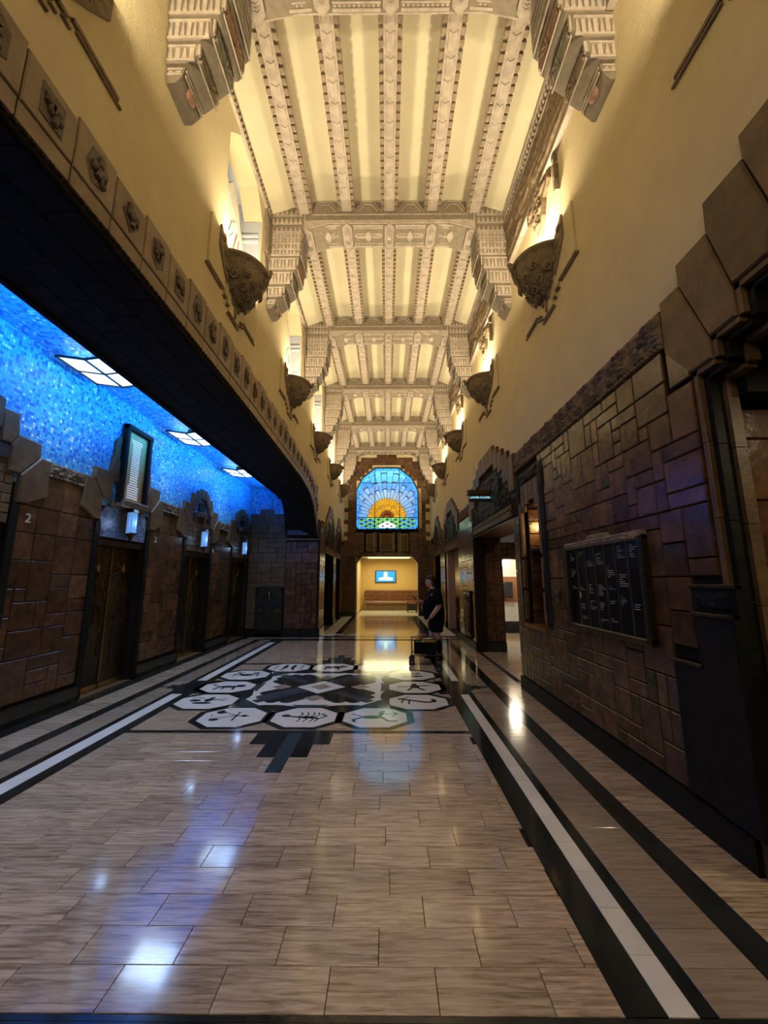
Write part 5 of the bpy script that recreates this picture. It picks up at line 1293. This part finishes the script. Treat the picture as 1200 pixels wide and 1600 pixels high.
# ------------------------------------------------------------------ lanterns, brass grille over lift
l0 = None
for di, c in enumerate(doors):
    lb = ['lantern over elevator nearest the camera', 'large blue glass lantern under the brass grille over an elevator door', 'middle blue glass wall lantern over an elevator door', 'farthest small blue glass lantern over an elevator door'][di]
    loc = (XA + .09, c + (-.0 if di != 1 else -.02), 2.30)
    if l0 is None:
        l0 = thing('blue_lantern', loc, lb, 'lantern', 'blue lanterns over the elevators')
        for i, (dx, dy, r_) in enumerate(((.03, -.07, .028), (.06, -.035, .03), (.075, 0, .034), (.06, .035, .03), (.03, .07, .028))):
            ob('glass_tube', MB().tube([(dx, dy, .03), (dx, dy, .36 + .03 * (2 - abs(i - 2)))], r_, 8), 'e_lantern', l0)
        ob('base_cup', MB().tube([(.03, 0, -.08), (.04, 0, .0), (.04, 0, .04)], [.02, .05, .09], 8), 'bronze', l0)
        ob('cap', MB().tube([(.035, 0, .37), (.035, 0, .42)], [.1, .06], 8), 'bronze', l0); ob('backplate', MB().box(.0, .03, -.09, .09, -.02, .46), 'bronze', l0)
    else: copy_tree(l0, loc, lb)
    light('POINT', 'lantern_light', (XA + .25, loc[1], 2.5), 1.4, (0.4, 0.6, 1.0), .06)
c = doors[1]
bg = thing('brass_wall_grille', (XA + .03, c, 2.76), 'tall brass plate with lit holes in dark frame above elevator door', 'grille')
gg = lambda u, v, d: (d, u, v)
ob('frame', MB().prism(rect(-.33, -.26, .0, 1.28), gg, 0, .09, .01).prism(rect(.26, .33, .0, 1.28), gg, 0, .09, .01).prism(rect(-.33, .33, 1.22, 1.30), gg, 0, .10, .01), 'darkstone', bg)
ob('sill', MB().prism([(-.36, -.04), (.36, -.04), (.30, .08), (-.30, .08)], gg, 0, .14, .02), 'tile_stone', bg)
pl = ob('perforated_plate', MB().prism(rect(-.26, .26, .06, 1.22), gg, 0, .03), 'e_plate', bg)
m = MB()
for r_ in range(26):
    n_ = 6 if 5 < r_ < 24 else 8
    for q in range(n_):
        x = (q - (n_ - 1) / 2) * .034; z = .14 + r_ * .038; m.prism(rect(x - .008, x + .008, z, z + .017), gg, .03, .034)
ob('lit_hole', m, 'e_hole', pl, kind='stuff')
ob('mosaic_panel', MB().prism([(c - .55, 2.24), (c + .55, 2.24), (c + .55, 2.62), (c + .42, 2.74), (c - .42, 2.74), (c - .55, 2.60)], pL(XA - .01), 0, .01), 'mosaic_small', wa)
for s_ in (-1, 1):
    ob('portal_block', MB().prism(inset([(c + s_ * .34, 3.45), (c + s_ * .46, 3.42), (c + s_ * .46, 3.72), (c + s_ * .34, 3.85)], .003), pL(XA), -.02, .05, .012), 'tile_stone', wa)
for i in range(4): ob('lintel_tile', MB().prism([(c - .4 + .2 * i + .003, 2.70), (c - .2 + .2 * i - .003, 2.70), (c - .2 + .2 * i - .003, 2.80), (c - .4 + .2 * i + .003, 2.80)], pL(XA), 0, .05, .01), 'tile_stone', wa)
for yy, zz, lb in ((7.45, 1.28, 'brass call button plate between two elevator doors'), (9.9, 1.3, 'brass call plate by the second elevator door from the end')):
    t = thing('call_plate', (XA + .014, yy, zz), lb, 'call button'); ob('plate', MB().prism(rect(-.06, .06, -.16, .16), gg, 0, .012, .003), 'brass', t)
    for q in (-.05, .05): ob('button', MB().tube([(.01, 0, q), (.022, 0, q)], .015, 10), 'bronze', t)
# ------------------------------------------------------------------ directory board
db = thing('directory_board', (2.045, 3.78, 1.1), 'black glass directory board in carved bronze frame on brown tile wall', 'directory')
gd = lambda u, v, d: (-d, u, v)
ob('letter_board', MB().prism(rect(-.62, .62, .05, .84), gd, 0, .02), 'board', db)
m = MB().prism([(-.68, .02), (-.66, .0), (.66, .0), (.68, .02), (.68, .055), (-.68, .055)], gd, 0, .06, .01).prism(rect(-.68, -.62, .03, .86), gd, 0, .06, .012).prism(rect(.62, .68, .03, .86), gd, 0, .06, .012)
ob('frame', m, 'bronze', db)
ob('carved_header', relief(MB().prism([(-.68, .83), (.68, .83), (.68, .9), (.2, .90), (.15, .94), (-.15, .94), (-.2, .9), (-.68, .90)], gd, 0, .05, .01), gd, -.6, .6, .835, .895, carve(13, 22), .025, 60, 8, .05), 'stone_dark', db)
R = random.Random(8)
for i in range(1, 7): ob('column_divider', MB().prism(rect(-.62 + i * 1.24 / 7 - .004, -.62 + i * 1.24 / 7 + .004, .055, .83), gd, .02, .03), 'steel', db)
for i in range(7):
    m = MB(); z = .79; x0 = -.62 + i * 1.24 / 7 + .025
    while z > .1:
        if R.random() < .45:
            for q in range(R.randint(2, 7)):
                if z < .1: break
                xx = x0; 
                for wd in range(R.randint(1, 3)):
                    l_ = R.uniform(.015, .045)
                    if xx + l_ < x0 + .13: m.prism(rect(-(xx), -(xx) - l_, z, z + .005) if False else rect(-xx - l_, -xx, z, z + .005), gd, .02, .023)
                    xx += l_ + .006
                z -= .019
        z -= R.uniform(.03, .09)
    ob('letter_row', m, 'letter', db, kind='stuff')
ob('paper_slip', MB().prism(rect(.42, .455, .32, .38), gd, .02, .025), 'cream', db)
cb = thing('card_holder', (2.045, 4.80, 1.42), 'small metal switch plate left of the black directory board', 'switch plate')
ob('plate', MB().prism(rect(-.04, .04, -.07, .07), gd, 0, .02, .004), 'steel', cb); ob('switch', MB().prism(rect(-.012, .012, -.02, .02), gd, .02, .035), 'blackpaint', cb)
# bronze grille on the pier
t = thing('pier_grille', (2.045, 10.17, 0.25), 'tall bronze relief grille set in the tiled pier on the right', 'grille')
ob('frame', MB().prism(rect(-.42, .42, 0, 1.1), gd, 0, .04, .01), 'darkstone', t); ob('bronze_relief', relief(MB(), gd, -.36, .36, .06, 1.05, carve(71, 26), .03, 36, 44, .04), 'bronze', t, smooth=True)

# ------------------------------------------------------------------ woman and wagon
def skin_mesh(name, V, E, Rr, mat, parent, lvl=1):
    me = bpy.data.meshes.new(name); me.from_pydata(V, E, []); o = bpy.data.objects.new(name, me); C.objects.link(o); o.parent = parent
    md = o.modifiers.new('s', 'SKIN'); md.use_smooth_shade = True
    for i, sv in enumerate(me.skin_vertices[0].data):
        r = Rr[i]; sv.radius = r if isinstance(r, tuple) else (r, r)
    me.skin_vertices[0].data[0].use_root = True
    s2 = o.modifiers.new('u', 'SUBSURF'); s2.levels = lvl; s2.render_levels = lvl
    me.materials.append(M[mat]); return o
pw = thing('person', (.97, 8.52, 0), 'dark-haired person in black shirt and shorts looking down at a phone', 'person')
pw.rotation_euler = (0, 0, 0)                              # faces -x
V = [(.04, 0, .88), (.03, 0, 1.05), (.02, 0, 1.22), (.03, 0, 1.36), (.0, 0, 1.43), (-.03, 0, 1.50), (-.05, 0, 1.58),
     (.03, .17, 1.33), (-.0, .22, 1.10), (-.20, .14, 1.14), (-.28, .08, 1.17),
     (.06, -.18, 1.33), (.10, -.24, 1.08), (-.04, -.25, .90), (-.10, -.24, .84),
     (.03, .10, .80), (-.02, .11, .48), (.0, .12, .10), (-.04, .12, .05), (-.16, .12, .03),
     (.05, -.10, .80), (.06, -.12, .48), (.09, -.12, .10), (.06, -.12, .05), (-.07, -.13, .03)]
E = [(0, 1), (1, 2), (2, 3), (3, 4), (4, 5), (5, 6), (3, 7), (7, 8), (8, 9), (9, 10), (3, 11), (11, 12), (12, 13), (13, 14), (0, 15), (15, 16), (16, 17), (17, 18), (18, 19), (0, 20), (20, 21), (21, 22), (22, 23), (23, 24)]
Rr = [.16, .17, .16, .11, .065, .055, .05, .075, .055, .042, .03, .075, .06, .045, .034, .115, .072, .045, .045, .035, .115, .072, .045, .045, .035]
body = skin_mesh('body', V, E, Rr, 'skin', pw, 2)
# head: shaped loft facing -x, tilted down
def headring(z, rx, ry, ox): return [(-.055 + ox + rx * math.cos(2 * PI * k_ / 16), ry * math.sin(2 * PI * k_ / 16), z) for k_ in range(16)]
m = MB().loft([headring(1.47, .03, .03, -.035), headring(1.485, .055, .045, -.02), headring(1.52, .078, .062, -.008), headring(1.56, .09, .072, .0), headring(1.60, .095, .076, .005), headring(1.64, .092, .072, .01), headring(1.675, .07, .055, .015), headring(1.69, .03, .025, .015)])
hd = ob('head', m, 'skin', pw, smooth=True)
ob('nose', MB().loft([[(-.145, -.010, 1.585), (-.145, .010, 1.585), (-.135, 0, 1.60)], [(-.168, -.013, 1.548), (-.168, .013, 1.548), (-.16, 0, 1.556)], [(-.14, -.012, 1.54), (-.14, .012, 1.54), (-.14, 0, 1.54)]]), 'skin', hd)
for s_ in (-1, 1):
    ob('eye', MB().ball((-.128, s_ * .032, 1.592), .011, (.6, 1, .8)), 'cream', hd, smooth=True); ob('pupil', MB().ball((-.135, s_ * .032, 1.590), .006), 'blackpaint', hd)
    ob('eyebrow', MB().tube([(-.138, s_ * .016, 1.612), (-.132, s_ * .048, 1.614)], .005, 5), 'hair', hd)
    ob('ear', MB().ball((-.04, s_ * .077, 1.575), .024, (.7, .35, 1.2)), 'skin', hd, smooth=True)
ob('mouth', MB().tube([(-.132, -.022, 1.517), (-.142, 0, 1.518), (-.132, .022, 1.517)], .006, 5), 'redline', hd)
def hr_(z, rx, ry, ox): return [(-.03 + ox + rx * math.cos(2 * PI * k_ / 16), ry * math.sin(2 * PI * k_ / 16), z) for k_ in range(16)]
ob('hair', MB().loft([hr_(1.40, .035, .05, .07), hr_(1.46, .05, .075, .055), hr_(1.53, .062, .086, .045), hr_(1.59, .078, .09, .03), hr_(1.635, .105, .09, -.005), hr_(1.675, .10, .08, -.01), hr_(1.705, .065, .055, .0), hr_(1.715, .02, .02, .0)]), 'hair', pw, smooth=True)
def ell(cx_, cy_, z, rx, ry, n_=18): return [(cx_ + rx * math.cos(2 * PI * k_ / n_), cy_ + ry * math.sin(2 * PI * k_ / n_), z) for k_ in range(n_)]
m = MB().loft([ell(.03, 0, .80, .215, .215), ell(.02, 0, .92, .225, .22), ell(.0, 0, 1.05, .225, .215), ell(.0, 0, 1.18, .20, .21), ell(.02, 0, 1.30, .165, .20), ell(.03, 0, 1.38, .115, .17), ell(.02, 0, 1.425, .075, .09), ell(.01, 0, 1.45, .06, .065)])
for s_, pts in ((1, [(.03, .10, 1.37), (.035, .19, 1.32), (.015, .235, 1.20), (.0, .24, 1.13)]), (-1, [(.04, -.10, 1.37), (.065, -.20, 1.32), (.09, -.25, 1.20), (.105, -.26, 1.12)])): m.tube(pts, [.09, .098, .09, .088], 12)
ob('shirt', m, 'fabric', pw, smooth=True)
m = MB().loft([ell(.04, .09, .56, .115, .115), ell(.035, .085, .64, .135, .125), ell(.035, .06, .78, .17, .15), ell(.03, .02, .90, .20, .20)])
m.loft([ell(.06, -.10, .56, .125, .12), ell(.055, -.09, .64, .14, .13), ell(.045, -.06, .78, .175, .155), ell(.03, -.02, .90, .20, .20)])
ob('shorts', m, 'fabric', pw, smooth=True)
for bx, by in ((-.05, .12), (.04, -.125)):
    ob('shoe', MB().loft([ell(bx, by, .0, .135, .05), ell(bx, by, .03, .14, .052), ell(bx + .01, by, .07, .11, .048), ell(bx + .05, by, .10, .055, .042)]), 'fabric', pw, smooth=True)
# hands: palm plus five fingers each
def hand(c, dirv, curl, s_, name='hand'):
    c = Vector(c); d = Vector(dirv).normalized(); up = Vector((0, 0, 1)); sd = d.cross(up).normalized(); nn = sd.cross(d)
    V_, E_, R_ = [tuple(c)], [], [.024]
    V_.append(tuple(c + d * .05)); E_.append((0, 1)); R_.append(.026)
    for f_, (o_, L_) in enumerate(((-.030, .062), (-.010, .072), (.010, .068), (.028, .052))):
        a = len(V_); p = c + d * .075 + sd * o_
        V_ += [tuple(p), tuple(p + d * L_ * .5 - nn * curl * .3 * L_), tuple(p + d * L_ * .7 - nn * curl * L_)]; E_ += [(1, a), (a, a + 1), (a + 1, a + 2)]; R_ += [.0105, .009, .0075]
    a = len(V_); V_ += [tuple(c + d * .03 + sd * s_ * .04), tuple(c + d * .07 + sd * s_ * .055 - nn * .01)]; E_ += [(0, a), (a, a + 1)]; R_ += [.011, .009]
    return skin_mesh(name, V_, E_, R_, 'skin', pw, 1)
hand((-.10, -.24, .84), (-.5, .15, -.8), .6, 1)
hand((-.28, .08, 1.17), (-.8, -.3, .3), .8, -1)
ob('lanyard', MB().tube([(.0, -.11, 1.40), (-.12, -.15, 1.27), (-.19, -.08, 1.2), (-.225, -.06, 1.10)], .006, 5), 'steel', pw)
ob('badge', MB().box(-.245, -.238, -.09, -.03, 1.00, 1.09), 'cream', pw)
ob('collar_tag', MB().box(-.09, -.085, -.075, -.055, 1.36, 1.42), 'cream', pw)
ph = thing('phone', (-.0, 0, 0), 'dark smartphone held in front of the person', 'phone')
ob('case', MB().box(-.005, .005, -.036, .036, -.075, .075), 'blackpaint', ph); ob('screen', MB().box(.005, .0065, -.032, .032, -.07, .07), 'night', ph)
ph.location = (.585, 8.56, 1.23); ph.rotation_euler = (0, -.9, .3)
wg = thing('folding_wagon', (.76, 8.12, 0), 'black folding utility wagon with orange and yellow goods in front of the person', 'cart', rz=-.06)
m = MB()
for a, b in (((-.27, -.2, .06), (-.27, -.2, .46)), ((.20, -.2, .1), (.20, -.2, .48)), ((-.27, .2, .06), (-.27, .2, .46)), ((.20, .2, .1), (.20, .2, .48)), ((-.27, -.2, .46), (.20, -.2, .48)), ((-.27, .2, .46), (.20, .2, .48)), ((-.27, -.2, .46), (-.27, .2, .46)), ((.20, -.2, .48), (.20, .2, .48)), ((-.27, -.2, .18), (.20, -.2, .18)), ((-.27, .2, .18), (.20, .2, .18)), ((-.27, -.2, .18), (-.27, .2, .18)), ((.2, -.2, .18), (.2, .2, .18))): m.tube([a, b], .011, 6)
ob('frame', m, 'blackpaint', wg)
m = MB().box(-.22, .18, -.185, -.175, .2, .42).box(-.22, .18, .175, .185, .2, .42).box(-.225, -.215, -.18, .18, .2, .42).box(.175, .185, -.18, .18, .2, .42).box(-.22, .18, -.18, .18, .2, .215)
ob('fabric_basket', m, 'fabric', wg)
for x in (-.27, .24):
    for y_ in (-.2, .2):
        wh = ob('wheel', MB().tube([(x, y_ - .018, .06), (x, y_ + .018, .06)], .06, 14), 'blackpaint', wg); ob('hub', MB().tube([(x, y_ - .022, .06), (x, y_ + .022, .06)], .025, 10), 'steel', wh)
ob('side_bag', MB().ball((.27, .0, .32), .12, (.5, 1.1, 1.2), 10, 8), 'fabric', wg, smooth=True)
ob('pull_handle', MB().tube([(-.06, 0, .42), (-.09, 0, .52), (-.02, 0, .55), (.0, 0, .50)], .014, 6), 'redline', wg)
def good(name, mb, mat, lb, cat, loc):
    o = ob(name, mb, mat, None, loc, smooth=False); tag(o, lb, cat); return o
good('orange_bottle', MB().tube([(0, 0, 0), (0, 0, .14), (.01, 0, .24), (.02, 0, .32)], [.05, .05, .045, .02], 10), 'orange', 'orange spray bottle standing at left end of the black wagon', 'bottle', (.60, 8.10, .22))
good('green_pack', MB().box(-.04, .04, -.04, .04, 0, .23), 'green', 'green package lying in the left of the black wagon', 'package', (.605, 8.0, .22))
good('yellow_cloth', MB().prism([(-.14, 0), (.14, 0), (.12, .05), (.02, .08), (-.10, .05)], lambda u, v, d: (u, d, v), -.12, .12, .01), 'yellow', 'folded yellow cloth on top of the black wagon', 'cloth', (.82, 8.08, .40))
